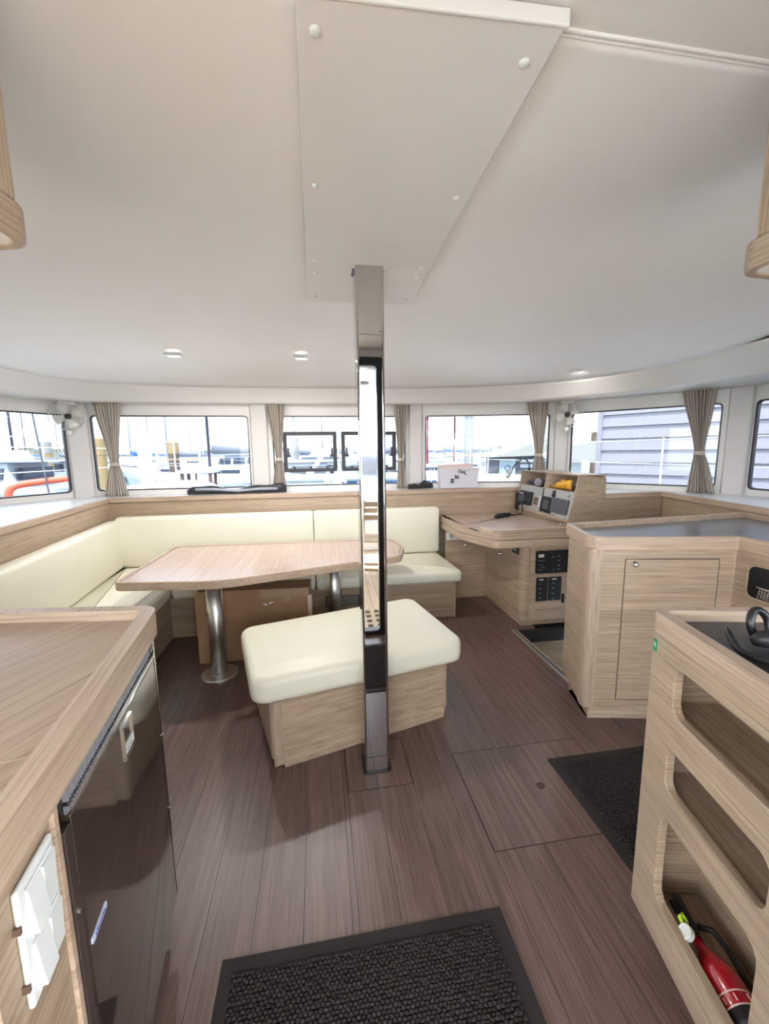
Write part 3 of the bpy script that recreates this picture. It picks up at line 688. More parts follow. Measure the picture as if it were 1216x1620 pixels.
MB().prism(inset(RP, .02), .0, .022).build('surface', plain('near_black_worktop', (.035, .033, .037), .35, var=.1, vscale=300), rt)
MB().ring(RP, inset(RP, .028), .0, .052).build('fiddle', 'oak_edge', rt, bevel=.007, seg=3)

# ---- port galley: worktop, refrigerator, end cabinet
LO = (-.505*K2, 1.27*K2); LR = R(7.27)
lw = thing('port_worktop', (*LO, .925), LR, 'oak galley worktop with raised rounded edge, nearest on the left', 'worktop')
LP = rpoly([(.012, .012), (-.42, .128), (-.95, .27), (-.95, -1.0), (.012, -1.0)], [.055, .0, .01, .01, .005], 7)
MB().prism(inset(LP, .02), .005, .030).build('surface', 'oak_counter', lw)
MB().ring(LP, inset(LP, .036), -.010, .058).build('fiddle', 'oak_edge', lw, bevel=.009, seg=3)
sm = MB().box(-.9, -.025, -.5405, -.539, .0295, .0304).build('seam', 'oak_edge_x', lw)
fr = thing('refrigerator', (*LO, 0), LR, 'glossy dark brown built-in refrigerator below the left worktop', 'refrigerator')
def fz(z): return 1.4-(1.4-z)*K2
S0, S1 = .05*K2, .603*K2
MB().box(-.5, -.018, -S1, -S0, .06, fz(.862)).build('cabinet', 'fridge_frame', fr)
db = MB().box(-.016, .004, -S1+.004, -S0-.004, .115, fz(.812)).build('door', 'fridge', fr, bevel=.003)
gt, gb = fz(.872), fz(.82)
gr = MB().box(-.018, -.012, -S1, -S0, gb, gt).build('vent_grille', 'black', fr)
ns = 62
for k in range(ns):
    yy = -S1+.02+(S1-S0-.03)*k/(ns-1)
    MB().box(-.013, -.004, yy-.0017, yy+.0017, gb+.004, gt-.003).build('slat', 'midgrey', gr)
MB().box(-.012, .003, -S1-.004, -S0+.004, gb-.006, gb).build('chrome_strip', 'chrome', fr)
MB().box(-.012, .005, -S0-.003, -S0+.004, .115, gt).build('chrome_strip', 'chrome', fr)
MB().box(-.012, .003, -S1-.018, -S1+.002, .115, fz(.80)).build('hinge_strip', 'fridge_frame', fr, bevel=.002)
for z in (.84, .63, .40): MB().lathe([(.004, 0), (.004, .003), (0, .004)], (.004, -S0+.0005, z), (1, 0, 0), 10).build('screw', 'chrome', fr)
for z in (.70,): MB().lathe([(.004, 0), (.004, .003), (0, .004)], (.003, -S1-.009, z), (1, 0, 0), 10).build('screw', 'chrome', fr)
# square handle plate
ha, hb_, hc, hd = .286*K2, .350*K2, fz(.712), fz(.795)
hl = MB().plate([(-hb_, hc), (-ha, hc), (-ha, hd), (-hb_, hd)], [[(-hb_+.003, hc+.004), (-ha-.003, hc+.004), (-ha-.003, hd-.004), (-hb_+.003, hd-.004)]], lambda s, z: (.0035, s, z), (.004, 0, 0)).build('handle_frame', 'chrome', db)
MB().box(.0035, .0065, -hb_+.003, -ha-.003, hc+.010, hc+.028).build('handle_plate', 'white', hl)
MB().box(.0065, .0072, -hb_+.012, -ha-.016, hc+.017, hc+.020).build('handle_mark', 'midgrey', hl)
# maker's plate with blue lettering
pa, pb_, pz0, pz1 = .520*K2, .590*K2, fz(.538), fz(.552)
mp = MB().plate(rpoly([(-pb_, pz0), (-pa, pz0), (-pa, pz1), (-pb_, pz1)], .006, 4), [], lambda s, z: (.004, s, z), (.0015, 0, 0)).build('maker_plate', plain('pale_blue_badge', (.62, .68, .85), .3), db)
bblue = plain('badge_blue', (.02, .05, .35), .4)
for k in range(7):
    y0 = -pb_+.013+.0062*k; hh = (.0045, .0065, .005, .006, .0045, .0062, .005)[k]
    MB().box(.0054, .0061, y0, y0+.0036, pz0+.003, pz0+.003+hh).build('letter', bblue, mp)
ec = thing('end_cabinet', (*LO, 0), LR, 'narrow oak cabinet end at the near left, holding a white switch plate', 'cabinet')
S2 = .793*K2
MB().box(-.40, -.006, -S2, -S1-.020, .08, .90).build('side_panel', 'oak_y', ec, bevel=.002)
MB().box(-.010, .0, -S1-.034, -S1-.020, .08, .90).build('edge_strip', 'oak_edge', ec, bevel=.002)
MB().box(-.40, -.03, -S2+.02, -S1-.03, 0, .09).build('plinth', 'oak_y', ec)
fp = MB().box(-.9, -.045, -S0+.004, -.002, .0, .90).build('far_panel', 'oak_x', ec)
sp = thing('switch_plate', (*LO, 0), LR, 'white double switch plate on the oak end panel at the left', 'switch plate')
q0, q1, w0, w1 = .654*K2, .749*K2, fz(.652), fz(.836)
MB().box(-.0058, .003, -q1, -q0, w0, w1).build('plate', 'white', sp, bevel=.004)
wm = (w0+w1)/2
for z0, z1 in ((wm+.004, w1-.010), (w0+.010, wm-.004)):
    rk = MB().box(.003, .0055, -q1+.012, -q0-.010, z0, z1).build('module', 'white', sp, bevel=.0015)
    ym = (-q1+.012-q0-.010)/2
    MB().hexa([(.0055, -q1+.014, z0+.004), (.0055, ym-.001, z0+.004), (.0055, ym-.001, z1-.004), (.0055, -q1+.014, z1-.004), (.0125, -q1+.014, z0+.004), (.0125, ym-.001, z0+.004), (.0065, ym-.001, z1-.004), (.0065, -q1+.014, z1-.004)]).build('rocker', 'white', rk)
    MB().hexa([(.0055, ym+.001, z0+.004), (.0055, -q0-.012, z0+.004), (.0055, -q0-.012, z1-.004), (.0055, ym+.001, z1-.004), (.0065, ym+.001, z0+.004), (.0065, -q0-.012, z0+.004), (.0095, -q0-.012, z1-.004), (.0095, ym+.001, z1-.004)]).build('rocker', 'white', rk)
for z in (wm+.03, w0+.03): MB().box(-.006, .0022, -q1-.003, -q1+.001, z, z+.010).build('clip_notch', plain('brown_notch', (.12, .07, .05), .6), sp)

# ---- overhead lockers either side
def locker(name, label, corner, sgn, rz):
    o = thing(name, (corner[0], corner[1], 1.75), rz, label, 'cabinet')
    s_ = sgn
    X = lambda a: s_*a
    P = rpoly([(X(0), 0), (X(.40), .06), (X(.40), -.50), (X(0), -.50)] if s_ > 0 else [(X(0), 0), (X(0), -.50), (X(.40), -.50), (X(.40), .06)], [.05, 0, 0, 0] if s_ > 0 else [.05, 0, 0, 0], 7)
    if s_ > 0: P = P[::-1]
    MB().ring(P, inset(P, .022), -.004, .052).build('fiddle', 'oak_y', o, bevel=.006)
    MB().plate(inset(P, .012), [inset(inset(P, .05), .0)], lambda a, b: (a, b, .0), (0, 0, .006)).build('bottom_rim', 'panel', o)
    MB().prism(inset(P, .03), .03, .05).build('bottom', 'dark', o)
    Q = [(X(.003), -.036), (X(.38), .02), (X(.38), -.50), (X(.003), -.50)]
    MB().prism(Q, .052, .345).build('body', 'oak_z', o, bevel=.003)
    MB().prism([(X(.006), -.46), (X(.006), -.075), (X(-.006), -.075), (X(-.006), -.46)], .07, .335).build('door', 'oak_y', o, bevel=.002)
    return o
locker('overhead_locker', 'oak overhead locker corner hanging at the top left', (-.455, .838), -1, R(-4))
locker('overhead_locker', 'oak overhead locker corner hanging at the top right', (.852, .778), 1, R(-3))

# ================================================================== SMALLER OBJECTS
# ---- instruments fixed in the console (parts) and loose things in the cubbyholes
def cpart(name, mat, a0, a1, b0, b1, d0, d1, par=co, bevel=.003): return fbox(MB(), a0, a1, b0, b1, d0, d1).build(name, mat, par, bevel=bevel)
v = cpart('vhf_radio', 'black', .075, .30, .13, .47, -.028, .008)
cpart('print_line', 'white', .095, .165, .40, .425, -.0295, -.027, v, 0)
cpart('display', 'greyplastic', .10, .20, .19, .37, -.030, -.027, v, 0)
MB().lathe([(.014, 0), (.014, .010), (.011, .013), (0, .013)], F(.255, .28, -.028), (-1, 0, 0), 16).build('dial', 'greyplastic', v)
g1 = cpart('square_gauge', 'brushed', .325, .455, .12, .42, -.002, .008)
cpart('gauge_face', plain('brown_gauge_face', (.16, .12, .11), .4), .35, .43, .18, .37, -.004, 0, g1, 0)
g2 = cpart('square_display', 'black', .505, .685, .07, .43, -.012, .008)
cpart('screen', 'greyplastic', .55, .645, .15, .36, -.0135, -.011, g2, 0)
g3 = cpart('grey_cover', 'greyplastic', .70, .955, .13, .45, -.022, .008, bevel=.006)
MB().lathe([(.016, 0), (.016, .014), (.012, .02), (0, .02)], F(.685, .49, .004), (-1, 0, 0), 16).build('master_switch', 'black', co)
fbox(MB(), .672, .70, .50, .60, -.012, .006).build('switch_lever', 'black', co, bevel=.003)
MB().lathe([(.016, 0), (.016, .006), (.008, .008), (0, .006)], F(.925, .53, .004), (-1, 0, 0), 18).build('round_socket', 'chrome', co)
MB().hexa([F(.035, .47, .003), F(.075, .50, .003), F(.055, .58, .003), F(.035, .56, .003), F(.035, .47, .007), F(.075, .50, .007), F(.055, .58, .007), F(.035, .56, .007)]).build('warning_sticker', plain('pale_pink_sticker', (.55, .38, .36), .5), co)
cpart('maker_strip', 'white', .78, .90, .055, .072, .003, .007, bevel=0)
# things lying in the cubbyholes
def cthing(name, a, b, d, label, cat):
    p = F(a, b, d)+CO; return thing(name, tuple(p), R(-83), label, cat)
t = cthing('tablet_case', .28, .63, .07, 'navy blue case lying in the left cubbyhole of the console', 'case')
MB().box(-.13, .12, -.045, .06, .002, .052).build('case_body', 'navy', t, bevel=.01)
MB().box(-.135, .125, -.05, .065, .022, .030).build('zip', 'black', t, bevel=.002)
t = cthing('hand_bearing_compass', .40, .63, .005, 'grey round hand compass in front of the navy case', 'compass')
MB().lathe([(0, 0), (.034, 0), (.037, .012), (.036, .03), (.026, .042), (0, .045)], (0, -.0, .038), (0, -1, .25), 24).build('compass_body', 'midgrey', t, smooth=True)
MB().box(-.016, .016, -.02, .02, .001, .012).build('foot', 'black', t)
t = cthing('handheld_torch', .72, .63, .05, 'yellow rubber hand lamp lying in the right cubbyhole', 'torch')
MB().tube([(-.15, .0, .018), (-.09, .0, .022), (-.07, 0, .034), (-.02, .0, .040), (.05, 0, .044), (.08, 0, .05), (.115, 0, .046)], [.006, .012, .026, .034, .036, .043, .043], 14).build('torch_body', 'yellow', t, smooth=True)
MB().box(-.02, .04, -.012, .012, .072, .088).build('grip', 'yellow', t, bevel=.005)
MB().tube([(-.15, .0, .018), (-.17, -.01, .012), (-.185, -.03, .006)], .004, 6).build('lanyard', 'black', t)
t = cthing('binocular_pouch', .92, .63, .09, 'black pouch in the right corner of the console cubbyhole', 'pouch')
MB().box(-.06, .045, -.05, .05, .001, .085).build('pouch_body', 'matblack', t, bevel=.015, seg=3)
MB().box(-.062, .047, -.056, -.03, .045, .087).build('flap', 'greyplastic', t, bevel=.008)

# handset with its coiled cord lying on the desk
t = thing('radio_handset', (1.72, 3.62, .775), R(20), 'black radio handset lying on the chart table beside the wooden panel', 'handset')
MB().tube([(-.115, 0, .014), (-.09, .0, .020), (.02, .0, .022), (.06, 0, .020), (.085, 0, .016)], [.010, .019, .019, .017, .010], 12).build('grip', 'black', t, smooth=True)
MB().box(-.11, .06, -.022, .022, .0, .012).build('base_shell', 'black', t, bevel=.004)
pts = []
A0 = Vector((.085, 0, .016)); ends = [A0, Vector((.16, -.03, .012)), Vector((.205, -.03, .04)), Vector((.222, .0, .14))]
cc = catmull([(*p,) for p in ends], 10)
MB().tube(cc, .006, 8).build('cord', 'black', t, smooth=True)
t = thing('handset_cradle', (1.958, 3.80, .84), 0, 'black handset cradle with coiled cable at the left edge of the console', 'cradle')
MB().box(-.03, .008, -.03, .03, .03, .15).build('cradle_body', 'black', t, bevel=.01)
coil = [(-.02+.018*math.cos(q*.9), .0+.018*math.sin(q*.9), .035-.0016*q) for q in range(36)]
MB().tube(coil, .005, 6).build('coiled_cable', 'black', t, smooth=True)
# keys and coins in the tray
t = thing('bunch_of_keys', (1.995, 3.08, .7755), R(20), 'bunch of metal keys lying in the tray of the chart table', 'keys')
for k in range(5):
    a = k*1.1; b = MB(); b.lathe([(.010, 0), (.010, .003), (.004, .0035), (.004, 0)], (.03*math.cos(a)-.01, .045*math.sin(a), .003+.003*k), (.1*math.cos(a), .2*math.sin(a), 1), 12)
    q = Vector((.03*math.cos(a)-.01, .045*math.sin(a), .004+.003*k)); b.tube([q, q+Vector((.02*math.sin(a*2), .035*math.cos(a*3), .002))], .0028, 6)
    b.build('key', 'chrome' if k % 2 else 'greyplastic', t)
MB().tube([(.012*math.cos(q*.5), .012*math.sin(q*.5), .014) for q in range(12)], .0015, 6, closed=True).build('key_ring', 'chrome', t)
t = thing('key_float', (1.985, 2.98, .7755), R(-30), 'small brown cork key float beside the bunch of keys', 'key float')
MB().tube([(-.02, 0, .012), (-.012, 0, .012), (.02, 0, .012), (.024, 0, .012)], [.006, .012, .012, .007], 10).build('float', plain('cork_brown', (.3, .2, .13), .8), t, smooth=True)
MB().tube([(.024, 0, .012), (.035, .005, .006), (.05, .0, .003)], .002, 6).build('cord', 'dark', t)

# gooseneck chart lamp on the console top
t = thing('gooseneck_lamp', (2.045, 3.79, 1.205), 0, 'flexible black gooseneck reading lamp on top of the console', 'lamp')
MB().lathe([(.018, 0), (.018, .008), (.010, .012), (.008, .02), (0, .02)], (0, 0, 0), n=18).build('base', 'black', t)
gn = catmull([(0, 0, .015), (.0, .005, .055), (-.03, .0, .098), (-.085, -.01, .105), (-.15, -.02, .062), (-.195, -.025, .005)], 8)
MB().tube(gn, .0075, 10).build('neck', 'greyplastic', t, smooth=True)
MB().tube([(-.188, -.024, .015), (-.20, -.026, -.002), (-.225, -.03, -.040), (-.245, -.032, -.066)], [.010, .015, .018, .019], 14).build('lamp_head', 'brushed', t, smooth=True)

# ---- curtains
def curtain(label, seg, off, c0, w0, c1, w1, c2, w2, zt, zp, zb, nf):
    f, L_, u, nn = segf(seg, off)
    base = f(c1, 0); t = thing('curtain', (base[0], base[1], zb), 0, label, 'curtain', 'tied-back curtains')
    ph = random.random()*6
    def surf(a, b):
        z = zt+(zb-zt)*b
        if z > zp: q = (zt-z)/(zt-zp); s_ = q*q*(3-2*q); s_ = s_*.55+q*.45; c = c0+(c1-c0)*s_; w = w0+(w1-w0)*s_
        else: q = (zp-z)/(zp-zb); s_ = q**.8; c = c1+(c2-c1)*s_; w = w1+(w2-w1)*s_
        amp = .018+.006*math.sin(ph+a*9)
        d = amp*math.sin(a*nf*2*math.pi+.5*math.sin(a*13+ph))*(.55+.45*min(1, w/w0))
        p = f(c+w*(a-.5)+.002*math.sin(a*nf*4*math.pi), z, -d)
        return (p[0]-base[0], p[1]-base[1], z-zb)
    MB().grid(surf, nf*7, 26).build('cloth', 'curtain', t, smooth=True, solid=.0015)
    q = f(c1, zp); pts = []
    P = [(w1*.5*math.cos(k*math.pi/10), .026*math.sin(k*math.pi/10)) for k in range(20)]
    b = MB(); ring0 = []
    for zz in (-.016, .016):
        ring0.append([b.bm.verts.new((q[0]-base[0]+u.x*x*1.12+nn.x*y, q[1]-base[1]+u.y*x*1.12+nn.y*y, zp+zz-zb)) for x, y in P])
    for i in range(20): b.bm.faces.new((ring0[0][i], ring0[0][(i+1)%20], ring0[1][(i+1)%20], ring0[1][i]))
    b.build('tieback', 'curtain', t, smooth=True, solid=.003)
    return t
curtain('taupe tied-back curtain beside the left fan', 2, -.055, .287, .244, .306, .067, .297, .20, 1.93, 1.316, 1.029, 9)
curtain('taupe tied-back curtain left of the middle window', 3, -.055, .164, .182, .177, .056, .170, .125, 1.93, 1.338, 1.085, 7)
curtain('taupe tied-back curtain right of the steel post', 3, -.055, 1.385, .164, 1.374, .054, 1.386, .108, 1.93, 1.320, 1.029, 7)
curtain('taupe tied-back curtain behind the instrument console', 4, -.055, 1.239, .225, 1.270, .075, 1.280, .20, 1.93, 1.347, 1.036, 8)
curtain('wide taupe tied-back curtain at the far right window', 5, -.075, 1.110, .245, 1.147, .064, 1.180, .19, 1.93, 1.356, 1.029, 10)

# ---- two cabin fans
def fan(label, loc, rz):
    t = thing('cabin_fan', loc, rz, label, 'fan', 'small cabin fans')
    MB().lathe([(.0, .055), (.02, .052), (.024, .03), (.022, 0), (.0, 0)], (0, .0, -.095+.09), (0, -1, 0), 20).build('motor_hub', 'black', t, smooth=True)
    for k, r in enumerate((.045, .065, .085, .105, .122)):
        MB().tube([(r*math.cos(q), -.03-.02*(1-(r/.122)**2), r*math.sin(q)) for q in [2*math.pi*j/40 for j in range(40)]], .0016, 6, closed=True).build('guard_ring', 'ivory', t, smooth=True)
    for k in range(3):
        r = .122; MB().tube([(r*math.cos(q), .012*k, r*math.sin(q)) for q in [2*math.pi*j/40 for j in range(40)]], .003 if k == 0 else .0022, 6, closed=True).build('cage_ring', 'white', t, smooth=True)
    for k in range(10):
        q = 2*math.pi*k/10; MB().tube([(.024*math.cos(q), -.052, .024*math.sin(q)), (.08*math.cos(q), -.045, .08*math.sin(q)), (.122*math.cos(q), -.0, .122*math.sin(q)), (.122*math.cos(q), .03, .122*math.sin(q))], .0014, 5).build('guard_wire', 'ivory', t)
    for k in range(4):
        q0 = k*math.pi/2+.4
        MB().grid(lambda a, b: ((.025+.08*b)*math.cos(q0+.9*(a-.5)), -.016+.018*(a-.5), (.025+.08*b)*math.sin(q0+.9*(a-.5))), 8, 6).build('blade', 'ivory', t, smooth=True, solid=.002)
    MB().box(-.062, .062, -.02, .045, .095, .150).build('bracket', 'ivory', t, bevel=.012, seg=3)
    MB().tube([(-.128, .005, -.06), (-.135, .005, 0), (-.12, .005, .08), (-.06, .005, .12)], .0035, 8).build('yoke', 'ivory', t, smooth=True)
    MB().tube([(.128, .005, -.06), (.135, .005, 0), (.12, .005, .08), (.06, .005, .12)], .0035, 8).build('yoke', 'ivory', t, smooth=True)
    MB().box(-.025, .025, .01, .09, .10, .14).build('wall_mount', 'ivory', t, bevel=.006)
    MB().box(-.018, .018, -.03, .03, -.160, -.118).build('lower_clip', 'ivory', t, bevel=.006)
fan('small pale wire-guard fan on the left window pillar', (-2.105, 3.985, 1.735), R(28))
fan('small pale wire-guard fan on the right pillar above the console', (2.385, 3.725, 1.735), R(-34))

# ---- things on the window ledge
def lump(name, label, cat, loc, rz, L_, W_, H_, mat, seed):
    rnd = random.Random(seed); ph = [rnd.random()*6 for _ in range(4)]
    t = thing(name, loc, rz, label, cat); b = MB(); rings = []
    for i in range(25):
        s_ = i/24; e = min(1, min(s_, 1-s_)/.06)**.5
        hh = H_*(.68+.20*math.sin(s_*7+ph[0])+.12*math.sin(s_*17+ph[1]))*(.55+.45*e); ww = W_*(.85+.12*math.sin(s_*9+ph[2]))*(.7+.3*e)
        rings.append([b.bm.verts.new((L_*(s_-.5), .5*ww*math.copysign(abs(math.cos(q))**.6, math.cos(q))+.01*math.sin(s_*8), max(.0, hh*.5+hh*.5*math.copysign(abs(math.sin(q))**.7, math.sin(q))))) for q in [2*math.pi*k/16 for k in range(16)]])
    for A, B in zip(rings, rings[1:]):
        for i in range(16): b.bm.faces.new((A[i], A[(i+1)%16], B[(i+1)%16], B[i]))
    b.bm.faces.new(rings[0][::-1]); b.bm.faces.new(rings[-1]); b.build('cover', mat, t, smooth=True)
    return t
t = lump('rolled_sunshade', 'long black rolled window cover lying on the front ledge behind the sofa', 'window cover', (-.75, 4.015, 1.031), R(1), 0.88, .13, .100, plain('black_satin_cloth', (.02, .022, .03), .38), 3)
MB().tube([(-.36, -.066, .050), (-.2, -.07, .048), (.0, -.068, .030), (.2, -.066, .042), (.36, -.064, .040)], .012, 8).build('grey_fold', plain('grey_reflective_fold', (.36, .38, .45), .35), t, smooth=True)
MB().tube([(.40, -.05, .03), (.405, -.02, .068), (.405, .03, .07), (.40, .06, .03)], .012, 8).build('strap', 'black', t, smooth=True)
MB().box(.43, .475, -.012, -.002, .055, .066).build('strap_tail', 'black', t)
t = lump('camera_pouch', 'short black pouch lying on the ledge right of the steel post', 'pouch', (1.005, 4.02, 1.031), R(2), .25, .10, .085, 'matblack', 11)
MB().tube([(-.06, -.052, .055), (.0, -.056, .060), (.07, -.052, .056)], .004, 6).build('zip', 'greyplastic', t)
# literature box
t = thing('document_tray', (1.385, 3.985, 1.031), R(-2), 'white document box with black scribbles on the ledge left of the console', 'document box')
MB().hexa([(-.19, -.05, 0), (.185, -.05, 0), (.185, .05, 0), (-.19, .05, 0), (-.205, -.055, .195), (.200, -.055, .195), (.200, .05, .195), (-.205, .05, .195)]).build('box', plain('white_card', (.68, .67, .72), .6), t, bevel=.004)
MB().box(-.21, .205, -.062, -.050, .185, .20).build('rim', 'white', t, bevel=.003)
MB().hexa([(-.20, .0, .19), (.16, .0, .19), (.16, .06, .19), (-.20, .06, .19), (-.20, .02, .232), (.155, .02, .238), (.155, .06, .238), (-.20, .06, .232)]).build('pink_folder', plain('pink_card', (.72, .55, .52), .7), t)
ink = 'black'
def stroke(p, r=.0042): MB().tube([(x, -.0555-.004*(z/.195), z) for x, z in p], r, 6).build('pen_stroke', ink, t)
stroke([(-.006, .185), (-.010, .150)]); stroke([(-.006, .185), (.010, .183)]); stroke([(.012, .152), (.016, .170), (.024, .152), (.030, .170), (.036, .152)]); stroke([(.04, .150), (.048, .170), (.05, .140), (.058, .135)]); stroke([(.066, .138), (.068, .132)])
stroke([(-.045, .132), (-.048, .100), (-.036, .098), (-.034, .114), (-.046, .116)]); stroke([(-.020, .130), (-.026, .100), (-.012, .098), (-.010, .112), (-.024, .114)])
MB().plate([(-.092, .056), (-.060, .056), (-.060, .094), (-.092, .094)], [[(-.083, .066), (-.069, .066), (-.069, .084), (-.083, .084)]], lambda a, b: (a, -.0545, b), (0, -.004, 0)).build('printed_square', ink, t)

# ---- cardboard box under the table
t = thing('cardboard_box', (-.46, 2.83, 0), R(-3), 'brown taped cardboard box standing under the dining table', 'box')
MB().box(-.36, .372, -.085, .10, 0, .50).build('carton', 'card', t, bevel=.004)
MB().box(-.372, -.275, -.092, -.086, .0, .503).build('side_flap', plain('lighter_cardboard', (.36, .215, .115), .85, var=.1, vscale=5), t, bevel=.002)
MB().box(.05, .37, -.0875, -.084, .44, .495).build('tape_strip', 'tape', t)
MB().box(.20, .245, -.0885, -.086, .40, .46).build('tape_strip', 'tape', t)
MB().prism([(.362, -.10), (.386, -.10), (.390, -.07), (.366, -.07)], .22, .45).build('torn_flap', 'cardlight', t)
o = MB().prism([(.02, .405), (.045, .382), (.055, .392)], 0, .0015).build('white_mark', 'white', t); o.rotation_euler = (R(90), 0, 0); o.location = (.04, -.0856, 0)
o = MB().prism([(.065, .392), (.10, .408), (.066, .408)], 0, .0015).build('white_mark', 'white', t); o.rotation_euler = (R(90), 0, 0); o.location = (.04, -.0856, 0)
MB().box(-.25, .372, -.0858, -.084, .345, .3475).build('fold_line', 'tape', t)

# ---- doormats with looped rows
def doormat(label, x0, x1, y0, y1, rz=0):
    cx, cy = (x0+x1)/2, (y0+y1)/2; t = thing('door_mat', (cx, cy, 0), rz, label, 'mat', 'dark ribbed door mats')
    w, l = (x1-x0)/2, (y1-y0)/2
    MB().plate([(-w, -l), (w, -l), (w, l), (-w, l)], [[(-w+.034, -l+.034), (w-.034, -l+.034), (w-.034, l-.034), (-w+.034, l-.034)]], lambda a, b: (a, b, .0006), (0, 0, .0045)).build('border', 'matedge', t, bevel=.001)
    MB().box(-w+.03, w-.03, -l+.03, l-.03, .0006, .004).build('backing', 'matedge', t)
    b = MB(); dy = .0098; dx = .0125; nr = int((2*l-.07)/dy); nc = int((2*w-.07)/dx); rnd = random.Random(5)
    for j in range(nr):
        y = -l+.038+j*dy
        for i in range(nc):
            x = -w+.038+(i+.5*(j%2))*dx; hh = .006+.0035*rnd.random(); sx = dx*.54; sy = dy*.40; oy = (rnd.random()-.5)*.003
            v0 = [b.bm.verts.new((x+a*sx, y+c*sy+oy, .003)) for a, c in ((-1, -1), (1, -1), (1, 1), (-1, 1))]
            v1 = [b.bm.verts.new((x+a*sx*.55, y+c*sy*.5+oy, .003+hh)) for a, c in ((-1, -1), (1, -1), (1, 1), (-1, 1))]
            for q in range(4): b.bm.faces.new((v0[q], v0[(q+1)%4], v1[(q+1)%4], v1[q]))
            b.bm.faces.new(v1)
    o = b.build('looped_pile', 'mat', t); o['kind'] = 'stuff'
doormat('dark ribbed door mat in the foreground at the doorway', -.312, .505, .42, 1.013)
doormat('dark ribbed door mat by the galley on the right', .984, 1.62, .93, 1.555)

# ---- fire extinguisher lying in the bottom slot
t = thing('fire_extinguisher', (RO[0], RO[1], .1305), RR, 'red fire extinguisher lying in the bottom slot of the near cabinet', 'fire extinguisher')
lx = .068
t.location = (RO[0]+lx*math.cos(RR), RO[1]+lx*math.sin(RR), .1305)
MB().lathe([(.0, -.165), (.011, -.165), (.013, -.19), (.019, -.205), (.034, -.232), (.043, -.255), (.043, -.375), (.040, -.39), (.030, -.396), (0, -.396)], (0, 0, .046), (0, 1, 0), 32).build('cylinder', 'red', t, smooth=True)
MB().lathe([(.0435, -.318), (.0435, -.390), (.0405, -.392)], (0, 0, .046), (0, 1, 0), 32).build('black_label', 'black', t, smooth=True)
MB().lathe([(.0434, -.292), (.0436, -.2935), (.0434, -.295)], (0, 0, .046), (0, 1, 0), 32).build('print_ring', 'redprint', t)
MB().lathe([(.0434, -.315), (.0437, -.317), (.0434, -.319)], (0, 0, .046), (0, 1, 0), 32).build('print_ring', 'redprint', t)
for k, (q, w) in enumerate(((1.9, .02), (2.5, .016), (3.1, .02), (1.25, .018))):
    MB().tube([(.0436*math.cos(q), -.299-.004*j, .046+.0436*math.sin(q)) for j in range(4)], .0016, 5).build('print_text', 'redprint', t)
MB().tube([(0, -.17, .046), (0, -.135, .046)], .012, 12).build('valve', 'black', t)
MB().hexa([(-.010, -.165, .052), (.010, -.165, .052), (.010, -.08, .062), (-.010, -.08, .062), (-.010, -.165, .062), (.010, -.165, .062), (.010, -.08, .072), (-.010, -.08, .072)]).build('lever', 'black', t, bevel=.003)
MB().box(-.009, .009, -.15, -.07, .030, .042).build('carry_handle', 'black', t, bevel=.003)
MB().lathe([(.017, 0), (.017, .012), (.0145, .013), (.0135, .011), (0, .011)], (-.034, -.184, .080), (-.75, .1, .65), 20).build('gauge', plain('gauge_face', (.72, .72, .66), .4), t)
MB().tube([(-.022, -.168, .074), (-.034, -.164, .082), (-.036, -.152, .090), (-.028, -.148, .092), (-.022, -.156, .084)], .005, 8, closed=True).build('safety_pin', 'lime', t, smooth=True)
MB().tube([(0.02, -.14, .046), (.05, -.15, .05), (.058, -.19, .05), (.056, -.30, .045)], .007, 8).build('hose', 'black', t, smooth=True)

# ---- black looped strap on the near worktop
t = thing('rubber_strap', (.93, .72, .9525), 0, 'black looped rubber strap lying on the black worktop at the right edge', 'strap')
def rs(P): return [(x-.93, y-.72, z-.9525) for x, y, z in P]
MB().tube(catmull(rs([(.975, .745, .966), (.960, .748, .998), (.970, .755, 1.024), (.990, .757, 1.028), (1.008, .750, 1.008), (1.004, .740, .975), (.988, .732, .966)]), 6), .0088, 10).build('loop', 'black', t, smooth=True)
MB().tube(rs([(.945, .728, .970), (.962, .722, .976), (.995, .712, .980), (1.04, .70, .978)]), [.010, .019, .023, .016], 12).build('grip_body', plain('black_rubber', (.018, .017, .018), .45), t, smooth=True)
MB().tube(catmull(rs([(.932, .778, .985), (.915, .752, .974), (.893, .715, .963), (.892, .685, .961), (.905, .65, .961), (.93, .60, .962)]), 6), [.0015, .003, .0045, .006, .007, .0075]+[.0075]*25, 8).build('tail', 'black', t, smooth=True)

# ---- chrome mesh basket on the island's return face, over a dark plate painted as shade
p = Vector((2.173*K, 1.79*K)); q = Vector((2.183*K, 1.664*K)); u = (q-p).normalized()
t = thing('recess_plate', (p.x-.010, p.y, 0), math.atan2(u.y, u.x), 'dark oval plate painted as a shaded recess on the galley cabinet face at the right edge', 'recess')
MB().plate(rrect(.062, .32, .715, .862, .03, 5), [], lambda s, z: (s, -.006, z), (0, .010, 0)).build('recess_shade', 'dark', t)  # plate stands proud of the face; the recess shade is only its dark colour
MB().plate(rrect(.056, .326, .709, .868, .034, 5), [rrect(.062, .32, .715, .862, .03, 5)], lambda s, z: (s, -.009, z), (0, .012, 0)).build('recess_rim', 'oak_edge_x', t)
t2 = thing('mesh_basket', (p.x-.010+u.x*.115, p.y+u.y*.115, .72), math.atan2(u.y, u.x), 'chrome mesh basket on the dark painted recess plate at the right edge', 'basket')
bk = MB()
for k in range(6): bk.tube([(.0+.012*k, -.016, .004), (.006+.012*k, -.019, .05)], .0018, 5)
for k in range(5): bk.tube([(-.005+.002*k, -.017, .006+.010*k), (.075+.002*k, -.017, .006+.010*k)], .0018, 5)
bk.build('wire_mesh', 'chrome', t2)
